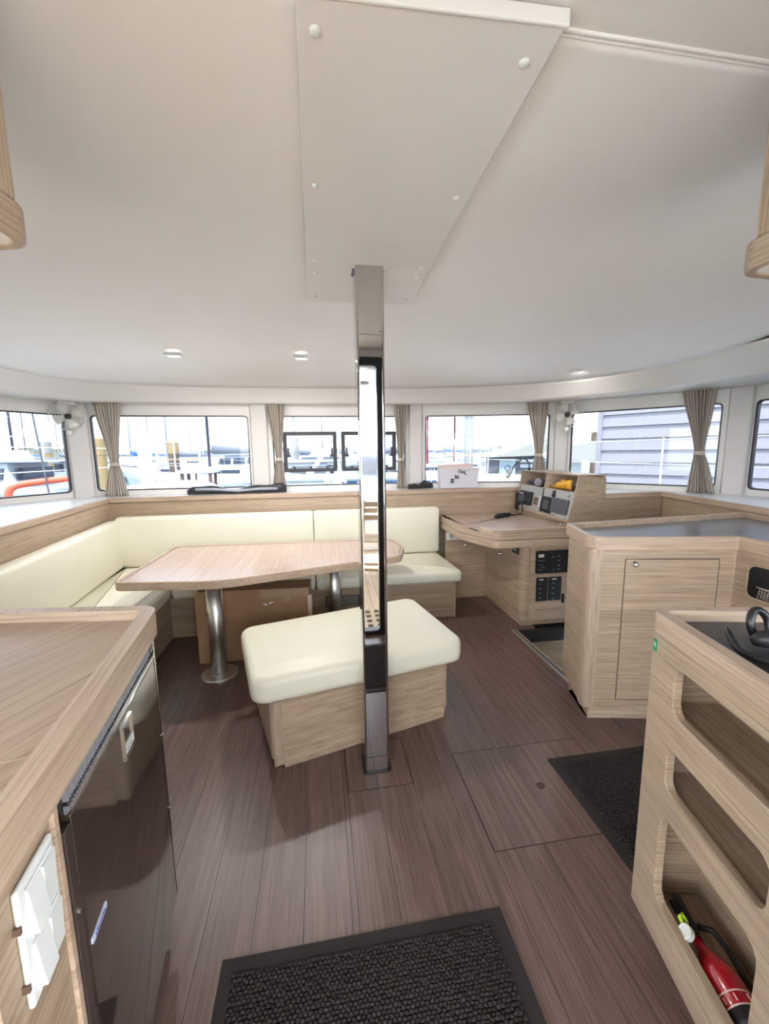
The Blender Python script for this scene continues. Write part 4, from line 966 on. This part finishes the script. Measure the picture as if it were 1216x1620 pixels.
MB().tube([(-.008, -.018, .052), (.085, -.018, .052)], .004, 8).build('basket_rim', 'chrome', t2)

# ================================================================== OUTSIDE: the cockpit astern
deckw = plain('white_gelcoat_deck', (.78, .78, .77), .45)
hardtop = MB().prism(rpoly([(-2.9, -2.6), (3.4, -2.6), (3.4, .12), (-2.9, .12)], .3, 5), 2.20, 2.27).build('ceiling_cockpit', deckw, bevel=.02); tag(hardtop, kind='structure')
cf_ = MB().box(-2.9, 3.4, -3.3, .2, -.12, -.05).build('floor_cockpit', deckw); tag(cf_, kind='structure')
x = -2.0
while x < 2.4:
    MB().box(-.048, .048, -1.25, 1.25, -.012, 0).build('teak_plank', 'teak', cf_, loc=(x, -1.62, -.038)); x += .1
for sx_, nm in ((-2.7, 'wall_cockpit_port'), (3.2, 'wall_cockpit_starboard')):
    o = MB().box(sx_-.2, sx_+.2, -3.3, .18, -.05, .62).build(nm, deckw, bevel=.03); tag(o, kind='structure')
    for yy in (-2.45, -.3): 
        c_ = MB().tube([(sx_, yy, .6), (sx_, yy, 2.22)], .04, 10).build('hardtop_post', deckw, o)
gt_ = thing('teak_grating', (.4, -.12, -.05), 0, 'checkered teak grating outside the saloon doorway', 'grating')
for k in range(16): MB().box(-.8+.1*k, -.8+.1*k+.045, -.22, .22, 0, .03).build('slat', 'teak', gt_)
for k in range(5): MB().box(-.8, .8, -.22+.1*k, -.18+.1*k, .003, .026).build('slat', 'teak', gt_)
sb_ = thing('cockpit_bench', (.3, -2.95, -.05), 0, 'white cockpit bench seat across the stern', 'bench')
MB().box(-2.6, 2.6, -.30, .32, 0, .46).build('base', deckw, sb_, bevel=.03); MB().box(-2.6, 2.6, -.34, -.20, .44, .88).build('backrest', deckw, sb_, bevel=.04)
MB().box(-2.5, 2.5, -.18, .30, .46, .54).build('cushion', plain('sand_cushion', (.55, .5, .42), .8), sb_, bevel=.03)
stn = MB().box(-2.9, 3.4, -3.65, -3.34, -.6, .55).build('wall_stern', deckw, bevel=.05); tag(stn, kind='structure')
fc = thing('folding_chair', (.60, -1.35, -.038), R(15), 'wooden folding deck chair standing in the cockpit', 'chair')
for s_ in (-.22, .22):
    MB().tube([(s_, -.25, 0), (s_, .22, .48), (s_, .24, .50)], .016, 8).build('leg', 'teak', fc)
    MB().tube([(s_*.9, .25, 0), (s_*.9, -.22, .46), (s_*.9, -.32, .86)], .016, 8).build('leg', 'teak', fc)
for k in range(6): MB().box(-.22, .22, -.19+.07*k, -.135+.07*k, .455, .470).build('seat_slat', 'teak', fc)
for k in range(3): MB().box(-.20, .20, -.325+.02*k*0-.0, -.305, .62+.08*k, .68+.08*k).build('back_slat', 'teak', fc)
MB().box(-.22, .22, .10, .13, .10, .13).build('stretcher', 'teak', fc); MB().box(-.22, .22, -.13, -.10, .10, .13).build('stretcher', 'teak', fc)
for i, (xx, yy) in enumerate(((.55, -.75), (.52, -1.7))):
    l_ = thing('cockpit_light', (xx, yy, 2.20), 0, ('round dome light under the cockpit roof nearest the door', 'round dome light under the cockpit roof further aft')[i], 'light', 'cockpit dome lights')
    MB().lathe([(.09, 0), (.085, -.02), (.05, -.028), (0, -.03)], (0, 0, 0), n=24).build('dome', 'midgrey', l_, smooth=True)

# ================================================================== OUTSIDE: foredeck
fd_ = MB(); 
def hump(mb, xs0, xs1, y0, y1, zc, zs):
    def s(a, b):
        y = y0+(y1-y0)*b; w = 1-.55*b*b; xm = (xs0+xs1)/2-(0 if True else 0); hw = (xs1-xs0)/2*w
        c = 2*a-1
        return (xm+hw*math.copysign(abs(c)**.8, c), y, zs+(zc-zs)*(1-abs(c)**2.6)*(1-.35*b**4))
    mb.grid(s, 20, 14)
hump(fd_, -3.25, -1.25, 4.24, 9.6, 1.00, -.2)
fore1 = fd_.build('deck_port_bow', deckw, smooth=True, solid=.03); tag(fore1, kind='structure')
fd_ = MB(); hump(fd_, 1.9, 4.3, 4.3, 9.6, 1.0, -.2); fore2 = fd_.build('deck_starboard_bow', deckw, smooth=True, solid=.03); tag(fore2, kind='structure')
fore3 = MB().prism([(-2.3, 4.24), (3.0, 4.2), (2.6, 7.0), (-1.9, 7.0)], .55, .80).build('foredeck', deckw, bevel=.05); tag(fore3, kind='structure')  # unseen from inside, lengthened to bounce more sunlight onto the cabin ceiling
tube_w = plain('white_painted_tube', (.8, .8, .8), .3)
t = thing('bow_crossbeam', (.35, 8.9, .86), 0, 'white crossbeam and bow frame in front of the middle window', 'crossbeam')
MB().tube([(-2.4, 0, 0), (2.6, 0, 0)], .09, 14).build('beam', tube_w, t, smooth=True)
MB().tube([(-.05, .0, .0), (-.0, -1.6, -.05), (.0, -3.4, -.05)], .07, 12).build('longeron', tube_w, t, smooth=True)
for a_, b_ in (((-.55, 0, .05), (.05, .1, .95)), ((.65, 0, .05), (.05, .1, .95)), ((.05, .1, .95), (.25, .3, 1.4)), ((.75, -.2, .1), (.45, -.1, 1.5))): MB().tube([a_, b_], .045, 10).build('strut', tube_w, t)
MB().tube([(-.25, -1.2, -.02), (-.05, -1.1, .10), (.15, -1.2, -.02)], .03, 8).build('bridle_ring', tube_w, t)
MB().tube([(.15, 0, .95), (.3, .35, 4.6)], .035, 8).build('forestay', 'brushed', t)
net = MB().box(-1.6, 2.2, 7.0, 8.75, .70, .712).build('trampoline', plain('grey_green_net', (.10, .14, .13), .8), None); tag(net, 'grey-green trampoline net stretched between the two bows', 'net')
for (label, cx_, y_, s_) in (('white tubular bow rail with a teak seat on the left bow', -2.62, 8.5, 1), ('white tubular bow rail with a teak seat on the right bow', 3.22, 8.5, -1)):
    t = thing('bow_pulpit', (cx_, y_, .85), R(4*s_), label, 'pulpit')
    for q in ((-.35, -.12), (-.05, -.2), (.35, -.12), (.30, .2)): MB().tube([(q[0], q[1], 0), (q[0]*1.05, q[1], .78)], .014, 8).build('stanchion', 'brushed', t)
    MB().tube([(-.37, -.12, .78), (.37, -.12, .78), (.32, .2, .78), (-.3, .2, .78)], .014, 8, closed=True).build('rail', 'brushed', t)
    for k in range(3): MB().box(-.36, .36, -.14+.11*k, -.05+.11*k, .44, .465).build('seat_board', 'teak', t)
t = thing('covered_winch', (-2.75, 7.2, .95), 0, 'white cloth cover tied over a post on the left bow', 'cover')
MB().lathe([(.0, 0), (.10, 0), (.11, .12), (.085, .3), (.10, .45), (.135, .55), (.15, .66), (.12, .76), (.05, .80), (0, .81)], (0, 0, 0), n=16).build('cloth', deckw, t, smooth=True)
MB().lathe([(.088, .30), (.093, .31), (.088, .32)], (0, 0, 0), n=16).build('tie', 'brushed', t)
for (label, pts_, n_) in (('wire lifelines and steel stanchions along the right side deck', [(3.9, .5), (3.95, 2.3), (3.9, 4.2), (3.7, 6.2), (3.45, 8.2)], 0), ('wire lifelines and steel stanchions along the left side deck', [(-3.4, .5), (-3.45, 2.3), (-3.4, 4.2), (-3.2, 6.2), (-2.95, 8.2)], 1)):
    t = thing('lifeline', (pts_[0][0], pts_[0][1], .8), 0, label, 'lifeline', 'side deck lifelines')
    P = [(a-pts_[0][0], b-pts_[0][1]) for a, b in pts_]
    for p in P: MB().tube([(*p, -.1), (*p, .72)], .012, 8).build('stanchion', 'brushed', t)
    for zz in (.42, .70): MB().tube([(*p, zz) for p in P], .005, 6).build('wire', 'white', t)
for i, (x0_, x1_) in enumerate(((-3.6, -2.86), (3.42, 4.2))):
    o = MB().box(x0_, x1_, -3, 5.0, .62, .70).build(('deck_port', 'deck_starboard')[i], deckw, bevel=.02); tag(o, kind='structure')
t = thing('rescue_tube', (-4.55, 7.6, .78), R(30), 'orange-red curved rescue tube seen through the far left window', 'rescue tube')
MB().tube(catmull([(-.42, 0, -.16), (-.40, 0, .05), (-.30, 0, .15), (.0, 0, .20), (.45, 0, .24)], 6), .055, 10).build('tube', plain('orange_red_vinyl', (.80, .12, .06), .5), t, smooth=True)
MB().tube([(.12, -.06, -.4), (.0, -.06, 1.6)], .014, 8).build('staff', 'greyplastic', t)

# ================================================================== OUTSIDE: water, shore, marina
WZ = -1.3
wm_, nt_, b_ = nodes_of('harbour_water'); b_.inputs['Base Color'].default_value = (.06, .12, .12, 1); b_.inputs['Roughness'].default_value = .12
n_ = nt_.nodes.new('ShaderNodeTexNoise'); n_.inputs['Scale'].default_value = 1.6; n_.inputs['Detail'].default_value = 4
t_ = nt_.nodes.new('ShaderNodeTexCoord'); nt_.links.new(t_.outputs['Object'], n_.inputs['Vector'])
bp_ = nt_.nodes.new('ShaderNodeBump'); bp_.inputs['Strength'].default_value = .6; bp_.inputs['Distance'].default_value = .12
nt_.links.new(n_.outputs['Fac'], bp_.inputs['Height']); nt_.links.new(bp_.outputs[0], b_.inputs['Normal'])
wat = MB().box(-900, 900, -300, 1500, WZ-1, WZ).build('water', wm_); tag(wat, 'rippled grey-green harbour water around the boat', 'water', kind='stuff')
def hill(name, label, x0, x1, y, hmax, col, seed, cat='hill'):
    rnd = random.Random(seed); ph = [rnd.random()*6 for _ in range(5)]
    def s(a, b):
        env = min(1, a/.12)*min(1, (1-a)/.12); x = x0+(x1-x0)*a
        hh = hmax*env*(.62+.2*math.sin(a*9+ph[0])+.12*math.sin(a*23+ph[1])+.09*math.sin(a*61+ph[2])+.06*math.sin(a*140+ph[3]))
        return (x, y+60*b, WZ+hh*math.sin(math.pi*min(1, b*1.0)))
    o = MB().grid(s, 180, 8).build(name, plain(name+'_green', col, .9, var=.35, vscale=.25), None, smooth=True); return tag(o, label, cat)
hill('wooded_hill', 'low wooded hill on the far shore at the left', -420, -205, 430, 17, (.10, .095, .06), 2)
hill('far_shore', 'thin line of trees and low ground along the far shore', -220, 520, 520, 8.0, (.07, .085, .09), 8, 'shore')
for i, (x_, y_, w_, h_) in enumerate(((-150, 470, 14, 6), (-95, 480, 20, 5), (-40, 480, 12, 7), (20, 490, 22, 5), (75, 480, 10, 8), (160, 485, 18, 6), (215, 480, 12, 7), (270, 470, 20, 6))):
    t = thing('shore_house', (x_, y_, WZ), 0, 'small pale house on the far shore, %s from the left' % ('first', 'second', 'third', 'fourth', 'fifth', 'sixth', 'seventh', 'last')[i], 'house', 'houses on the far shore')
    h_ += 3
    MB().box(-w_/2, w_/2, -4, 4, 0, h_*.6).build('wall', plain('house_wall', (.62, .6, .58), .8) if i == 0 else bpy.data.materials['house_wall'], t)
    o = MB().prism([(-w_/2-.5, h_*.6), (w_/2+.5, h_*.6), (0, h_)], -5, 5).build('roof', plain('house_roof', (.32, .24, .22), .8) if i == 0 else bpy.data.materials['house_roof'], t)
    o.data.transform(Matrix.Rotation(R(90), 4, 'X'))

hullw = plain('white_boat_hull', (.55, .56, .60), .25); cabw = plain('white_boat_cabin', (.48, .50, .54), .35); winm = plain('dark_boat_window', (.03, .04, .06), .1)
alu = plain('mast_alloy', (.45, .46, .50), .4); darkmast = plain('dark_mast', (.06, .06, .09), .4); sailgrey = plain('grey_sail_cover', (.16, .17, .20), .8); sailblue = plain('blue_sail_cover', (.03, .12, .42), .7)
navyhull = plain('navy_hull', (.04, .09, .24), .25); redm = plain('red_paint', (.30, .02, .025), .4); rubber = plain('grey_inflatable', (.24, .25, .29), .5); outb = plain('outboard_cowl', (.10, .12, .16), .35)
def hull(L_, B_, fb, mat, par, z0=0.0):
    b = MB(); rings = []
    for i in range(15):
        s_ = i/14; w = B_/2*(math.sin(math.pi*min(1, .22+s_*.78))**.55 if s_ < .98 else .06); w = max(w, .03)
        if s_ < .25: w = B_/2*(.82+.18*s_/.25)
        sh = fb*(1+.28*s_**2)
        rings.append([b.bm.verts.new((q[0]*w, L_*(s_-.5)+q[2]*.05*L_*(s_**3), z0+.002+q[1]*sh)) for q in ((-.55, 0, 0), (-.88, .35, .3), (-1, .8, .8), (-1, 1, 1), (0, 1.05, 1), (1, 1, 1), (1, .8, .8), (.88, .35, .3), (.55, 0, 0))])
    for A, B in zip(rings, rings[1:]):
        for k in range(8): b.bm.faces.new((A[k], A[k+1], B[k+1], B[k]))
    b.bm.faces.new(rings[0][::-1]); b.bm.faces.new(rings[-1])
    return b.build('hull', mat, par, bevel=0)
def taper(par, name, mat, x, y0, y1, z0, z1, k=.78, ky=.12):
    l = y1-y0; return MB().hexa([(-x, y0, z0), (x, y0, z0), (x, y1, z0), (-x, y1, z0), (-x*k, y0+l*ky*.5, z1), (x*k, y0+l*ky*.5, z1), (x*k, y1-l*ky*2, z1), (-x*k, y1-l*ky*2, z1)]).build(name, mat, par, bevel=.05)
def sailboat(label, D, b, rz, L_=10, B_=3.3, fb=1.1, mh=13, hm=None, mm=None, cover=None, boom=True):
    t = thing('sailing_yacht', (b*D, D, WZ), R(rz), label, 'sailboat', 'boats moored in the marina')
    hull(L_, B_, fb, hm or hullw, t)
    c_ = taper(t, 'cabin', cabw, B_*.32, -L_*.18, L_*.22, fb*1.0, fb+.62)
    for s_ in (-1, 1): MB().box(s_*B_*.29-.02, s_*B_*.29+.02, -L_*.12, L_*.12, fb+.22, fb+.44).build('cabin_window', winm, c_)
    MB().tube([(0, L_*.08, fb), (0, L_*.08, mh)], .085, 10).build('mast', mm or alu, t, smooth=True)
    for zz in (.45, .72): MB().tube([(-.9, L_*.08, mh*zz), (.9, L_*.08, mh*zz)], .025, 6).build('spreader', mm or alu, t)
    if boom:
        bm_ = MB().tube([(0, L_*.07, fb+1.35), (0, -L_*.32, fb+1.40)], .07, 8).build('boom', alu, t)
        MB().tube([(0, L_*.06, fb+1.68), (0, -L_*.1, fb+1.60), (0, -L_*.31, fb+1.50)], [.26, .20, .12], 10).build('sail_cover', cover or sailgrey, bm_, smooth=True)
    for p in ((0, L_*.5, fb*1.2), (0, -L_*.48, fb), (-B_*.46, L_*.05, fb), (B_*.46, L_*.05, fb)): MB().tube([p, (0, L_*.08, mh-.3)], .014, 5).build('stay', alu, t)
    for s_ in (-1, 1):
        MB().tube([(s_*B_*.40, -L_*.45, fb+.6), (s_*B_*.48, 0, fb+.62), (s_*B_*.30, L_*.40, fb+.85)], .014, 5).build('guard_rail', alu, t)
        for k in range(5):
            yy = -L_*.42+L_*.19*k; MB().tube([(s_*B_*.45, yy, fb), (s_*B_*.45, yy, fb+.62)], .012, 5).build('stanchion', alu, t)
    return t
def motorboat(label, D, b, rz, L_=9, B_=3.2, fb=1.2, hm=None, fly=True, cover=None):
    t = thing('motor_boat', (b*D, D, WZ), R(rz), label, 'motorboat', 'boats moored in the marina')
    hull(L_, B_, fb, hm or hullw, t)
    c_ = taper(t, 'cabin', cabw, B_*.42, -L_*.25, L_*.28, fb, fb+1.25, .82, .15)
    for s_ in (-1, 1):
        for k in range(3): MB().hexa([(s_*B_*.415-.02, -L_*.2+L_*.13*k, fb+.45), (s_*B_*.415+.02, -L_*.2+L_*.13*k, fb+.45), (s_*B_*.415+.02, -L_*.09+L_*.13*k, fb+.45), (s_*B_*.415-.02, -L_*.09+L_*.13*k, fb+.45), (s_*B_*.375-.02, -L_*.2+L_*.13*k, fb+.98), (s_*B_*.375+.02, -L_*.2+L_*.13*k, fb+.98), (s_*B_*.375+.02, -L_*.1+L_*.13*k, fb+.98), (s_*B_*.375-.02, -L_*.1+L_*.13*k, fb+.98)]).build('cabin_window', winm, c_)
    MB().box(-B_*.30, B_*.30, -L_*.255, -L_*.245+.02, fb+.4, fb+1.0).build('stern_window', winm, c_)
    MB().box(-B_*.42, B_*.42, -L_*.34, L_*.12, fb+1.25, fb+1.34).build('roof', cover or cabw, t, bevel=.03)
    if fly:
        taper(t, 'flybridge', cabw, B_*.3, -L_*.15, L_*.06, fb+1.34, fb+1.85)
        MB().tube([(-B_*.3, -L_*.2, fb+1.3), (-B_*.28, -L_*.22, fb+2.5), (B_*.28, -L_*.22, fb+2.5), (B_*.3, -L_*.2, fb+1.3)], .035, 8).build('radar_arch', hullw, t)
    for s_ in (-1, 1): MB().tube([(s_*B_*.45, -L_*.1, fb+.7), (s_*B_*.42, L_*.25, fb+.95), (s_*.1, L_*.5, fb+1.2)], .016, 5).build('bow_rail', alu, t)
    return t
def dinghy(label, D, b, rz, L_=3.2, motor=True, col=None):
    t = thing('inflatable_dinghy', (b*D, D, WZ), R(rz), label, 'dinghy', 'inflatable dinghies')
    MB().tube(catmull([(-.65, -L_*.5, .35), (-.68, -.2, .36), (-.6, L_*.25, .42), (-.2, L_*.48, .52), (.2, L_*.48, .52), (.6, L_*.25, .42), (.68, -.2, .36), (.65, -L_*.5, .35)], 5), .22, 10).build('tube', col or rubber, t, smooth=True)
    MB().box(-.55, .55, -L_*.42, L_*.35, .12, .22).build('bottom', hullw, t); MB().box(-.55, .55, -.15, .15, .4, .46).build('thwart', cabw, t)
    if motor:
        m_ = MB().box(-.17, .17, -L_*.55-.2, -L_*.55+.25, .62, 1.05).build('outboard', outb, t, bevel=.07, seg=3); MB().box(-.06, .06, -L_*.55-.05, -L_*.55+.08, .01, .62).build('outboard_leg', outb, m_)
    return t
def pile(label, D, b, r, ztop, mat, capm):
    t = thing('mooring_pile', (b*D, D, WZ), 0, label, 'pile', 'mooring piles')
    MB().lathe([(r, .001), (r, ztop-WZ-.9)], (0, 0, 0), n=20).build('shaft', mat, t, smooth=False)
    MB().lathe([(r*1.05, ztop-WZ-.9), (r*1.05, ztop-WZ-.05), (r*.6, ztop-WZ), (0, ztop-WZ+.1)], (0, 0, 0), n=20).build('cap', capm, t, smooth=False)
pw = plain('pile_white', (.27, .265, .245), .7); py = plain('pile_ochre', (.32, .22, .10), .8); pbw = plain('pile_brown', (.12, .085, .06), .9)
pile('white capped mooring pile in the far left window', 35.4, -.578, .34, 2.5, py, pw)
pile('ochre mooring pile at the left of the second window', 24, -.472, .26, 2.3, py, py)
pile('brown and ochre mooring pile behind the teak bow seat', 30, -.322, .33, 2.35, pbw, py)
pile('thick pale mooring pile in the window left of the console', 17.2, .374, .197, 4.6, pw, pw)
pile('pale mooring pile seen through the small left port', 24.4, -.055, .24, 2.3, pw, pw)
pile('brown mooring pile in the right angled window', 34, .722, .28, 2.9, pbw, pbw)
motorboat('white motor boat moored in the far left window', 24, -.68, 75, 9, 3.2, 1.15)
motorboat('white motor boat behind the orange rescue tube', 40, -.565, 20, 8, 3.0, 1.0, fly=False)
sailboat('white yacht with a blue sail cover left of the steel post', 48, -.40, 60, 10, 3.4, 1.2, 14, cover=sailblue)
sailboat('slim yacht with an alloy mast behind the white covered post', 36, -.318, 70, 9, 3.0, 1.1, 13)
sailboat('white yacht with a dark mast and grey sail cover', 27, -.215, 82, 11, 3.8, 1.3, 15, mm=darkmast)
sailboat('yacht with leaning dark mast in the far left window', 33, -.625, 80, 8, 2.8, .9, 11, mm=darkmast)
motorboat('white motor boat with dark windows at the edge of the second window', 43, -.185, 100, 10, 3.6, 1.3)
motorboat('navy blue trawler seen through the small left port', 20, -.058, 95, 7, 2.8, 1.0, hm=navyhull, fly=False)
motorboat('white motor boat seen through the small left port', 31, -.005, 85, 8, 3.0, 1.1)
sailboat('yacht with a thin mast in the middle window', 38, -.035, 75, 10, 3.2, 1.1, 14)
sailboat('navy hulled yacht seen through the small right port', 24.3, .15, 88, 8, 3.0, 1.2, 13, hm=navyhull)
sailboat('yacht with a red mast left of the thick pale pile', 30, .292, 85, 9, 3.1, 1.1, 12, mm=redm, boom=False)
sailboat('yacht with a thick red mast beside the pale pile', 35, .357, 95, 9, 3.1, 1.1, 12, mm=redm, boom=False)
sailboat('distant white yacht right of the steel post', 50, .215, 70, 11, 3.6, 1.2, 15)
_o = ('first', 'second', 'third', 'fourth', 'fifth', 'sixth', 'seventh', 'eighth', 'ninth', 'tenth', 'eleventh', 'last')
for k, (D_, b_k, mh_, mm_) in enumerate(((75, -.66, 15, 0), (82, -.61, 13, 1), (70, -.545, 16, 0), (78, -.45, 14, 0), (90, -.365, 15, 1), (72, -.275, 16, 0), (84, -.12, 15, 0), (76, .02, 17, 1), (80, .12, 14, 0), (74, .275, 16, 0), (88, .32, 15, 1), (78, .415, 14, 0))):
    sailboat('distant moored yacht, %s from the left in the far row of masts' % _o[k], D_, b_k, 75+7*(k % 4), 9.5, 3.1, 1.1, mh_, mm=darkmast if mm_ else None, cover=sailblue if k % 3 == 1 else None)
dinghy('grey inflatable dinghy with outboard under the second window', 12.5, -.435, 3)
dinghy('grey inflatable dinghy behind the left bow seat', 12.2, -.27, -6, 3.0)
dinghy('inflatable tender with a blue-grey outboard left of the pillar', 22.9, -.305, 4, 3.2)
dinghy('small inflatable tender beside the window pillar', 23.2, -.20, -4, 3.0)
t = dinghy('grey inflatable dinghy hanging on the stern davits', 12, 0, 90, 3.0)
t.location = (1.0, -4.5, .85)
for s_ in (-.9, .9): MB().tube([(-1.55, s_, .0), (-1.5, s_, .75), (-1.2, s_, 1.0), (.0, s_, 1.0), (.0, s_, .55)], .035, 8).build('davit', alu, t)
# pontoons
pcon = plain('pontoon_grey', (.45, .44, .42), .8)
for i, (x0_, x1_, y_, lab) in enumerate(((-16, -1, 16.5, 'grey floating pontoon behind the dinghies'), (3, 20, 15.5, 'grey floating pontoon below the dock house'))):
    t = thing('pontoon', ((x0_+x1_)/2, y_, WZ), 0, lab, 'pontoon'); w_ = (x1_-x0_)/2
    MB().box(-w_, w_, -1, 1, .001, .45).build('float', pcon, t, bevel=.03)
    k = 0
    xx = -w_
    while xx < w_-.3:
        MB().box(xx+.01, xx+.29, -1, 1, .45, .49).build('deck_board', pcon, t); xx += .3
# white railing with red and white posts on the right pontoon
t = thing('dock_railing', (6.2, 16.3, WZ+.49), 0, 'white dock railing in front of the thick pale pile', 'railing')
for k in range(14): MB().tube([(-2.2+.26*k, 0, 0), (-2.2+.26*k, 0, 1.05)], .025, 6).build('post', tube_w if k < 9 else (redm if k % 2 else tube_w), t)
for zz in (.55, 1.05): MB().tube([(-2.2, 0, zz), (1.2, 0, zz)], .025, 6).build('rail', tube_w, t)
# waiting shelter on the left pontoon
t = thing('dock_shelter', (-4.55, 16.8, WZ+.49), 0, 'small brown framed shelter on the left pontoon', 'shelter')
brn = plain('brown_timber', (.13, .08, .07), .8)
for q in ((-.5, -.4), (.5, -.4), (-.5, .4), (.5, .4)): MB().box(q[0]-.05, q[0]+.05, q[1]-.05, q[1]+.05, 0, 1.5).build('post', brn, t)
MB().box(-.65, .65, -.5, .5, 1.5, 1.62).build('roof', cabw, t); MB().box(-.5, .5, .36, .40, .5, .62).build('rail', brn, t); MB().box(-.5, .5, -.42, -.38, .62, .70).build('rail', brn, t); MB().box(-.03, .03, -.44, -.40, .0, 1.5).build('mullion', brn, t)
# dock house with signs
t = thing('dock_house', (8.75, 17.6, WZ+.49), R(-8), 'grey dock house with a pale sloping roof in the window left of the console', 'house')
dg = plain('dock_house_grey', (.10, .10, .115), .8); rfm = plain('pale_metal_roof', (.34, .33, .29), .5)
MB().box(-.95, .95, -.8, 1.4, 0, 1.95).build('wall', dg, t); MB().box(1.0, 2.8, -.6, 1.6, 0, 1.75).build('wall', cabw, t)
MB().hexa([(-1.25, -1.1, 1.92), (1.05, -1.1, 1.98), (1.05, 1.7, 1.98), (-1.25, 1.7, 1.92), (-1.05, -1.1, 2.02), (1.3, -1.1, 2.75), (1.3, 1.7, 2.75), (-1.05, 1.7, 2.02)]).build('roof', rfm, t)
MB().hexa([(.9, -1.0, 1.80), (3.2, -1.0, 1.70), (3.2, 1.8, 1.70), (.9, 1.8, 1.80), (1.0, -1.0, 2.15), (3.2, -1.0, 2.55), (3.2, 1.8, 2.55), (1.0, 1.8, 2.15)]).build('roof', rfm, t)
for k in range(2): MB().box(.0+.0*k, .72, -.83, -.80, 1.45+.22*k, 1.60+.22*k).build('window', cabw, t)
sg = MB().box(-.92, -.22, -.86, -.81, .45, 1.85).build('sign_board', plain('pale_blue_sign', (.34, .42, .47), .5), t)
MB().lathe([(.13, 0), (.13, .012), (.09, .012), (.09, 0)], (-.56, -.855, 1.45), (0, -1, 0), 18).build('emblem', dg, sg); MB().box(-.60, -.52, -.875, -.86, 1.0, 1.34).build('emblem', dg, sg)
for k, (a_, b2) in enumerate(((-.84, -.32), (-.84, -.36), (-.84, -.62))): MB().box(a_, b2, -.870, -.86, .78-.12*k, .83-.12*k).build('sign_text_line', dg, sg)
ov = MB().lathe([(.0, .02), (.30, .02), (.32, 0), (0, 0)], (0, 0, 0), (0, -1, 0), 24).build('oval_sign', plain('red_sign', (.78, .08, .07), .5), t, loc=(.40, -.82, .80)); ov.scale = (1.1, 1, .75)
MB().box(-.16, .16, -.03, -.02, -.06, .05).build('sign_text_line', cabw, ov)
MB().box(1.5, 1.95, -.9, -.62, .0, .75).build('yellow_locker', plain('yellow_locker', (.75, .52, .08), .6), t)
t = thing('dock_trolley', (7.15, 15.6, WZ+.505), R(20), 'grey spoked trolley standing on the pontoon by the red sign', 'trolley')
MB().tube([(.22*math.cos(q), 0, .25+.22*math.sin(q)) for q in [2*math.pi*k/20 for k in range(20)]], .035, 8, closed=True).build('tyre', 'greyplastic', t, smooth=True)
for k in range(4): q = math.pi*k/4; MB().tube([(.22*math.cos(q), 0, .25+.22*math.sin(q)), (-.22*math.cos(q), 0, .25-.22*math.sin(q))], .01, 5).build('spoke', 'greyplastic', t)
# white rails (gangway) in the right angled window
t = thing('gangway_rails', (7.3, 11.1, WZ+.4), R(10), 'white bent gangway rails in the right angled window', 'railing')
for k in range(3): MB().tube(catmull([(-.25+.22*k, 0, 0), (-.35+.22*k, 0, .9), (-.55+.22*k, .2, 1.9), (-.75+.22*k, .5, 2.2)], 5), .045, 8).build('rail', tube_w, t, smooth=True)
MB().lathe([(.16, 0), (.16, .12), (.08, .16), (0, .16)], (.55, -.1, .25), (0, -1, 0), 18).build('hose_reel', 'greyplastic', t)
# neighbouring grey weather-boarded building
A = Vector((6.95, 9.45)); B = Vector((9.6, 5.0)); u = (B-A).normalized(); L_ = (B-A).length+7
t = thing('boathouse', (A.x, A.y, WZ), math.atan2(u.y, u.x), 'lilac-grey weatherboarded boathouse filling the right windows', 'building')
sid = plain('lilac_grey_boards', (.29, .27, .30), .7)
MB().box(0.02, L_, .06, 3.0, 0, 6.2).build('wall', sid, t)
bh = .285
for k in range(21):
    z = .1+bh*k
    MB().hexa([(0, .0, z), (L_, .0, z), (L_, .07, z), (0, .07, z), (0, .035, z+bh-.012), (L_, .035, z+bh-.012), (L_, .07, z+bh-.012), (0, .07, z+bh-.012)]).build('weatherboard', sid, t)
MB().box(-.05, .06, -.03, .12, 0, 6.2).build('corner_board', sid, t)
MB().box(-.3, L_, -.4, 3.4, 6.2, 6.35).build('roof', rfm, t)
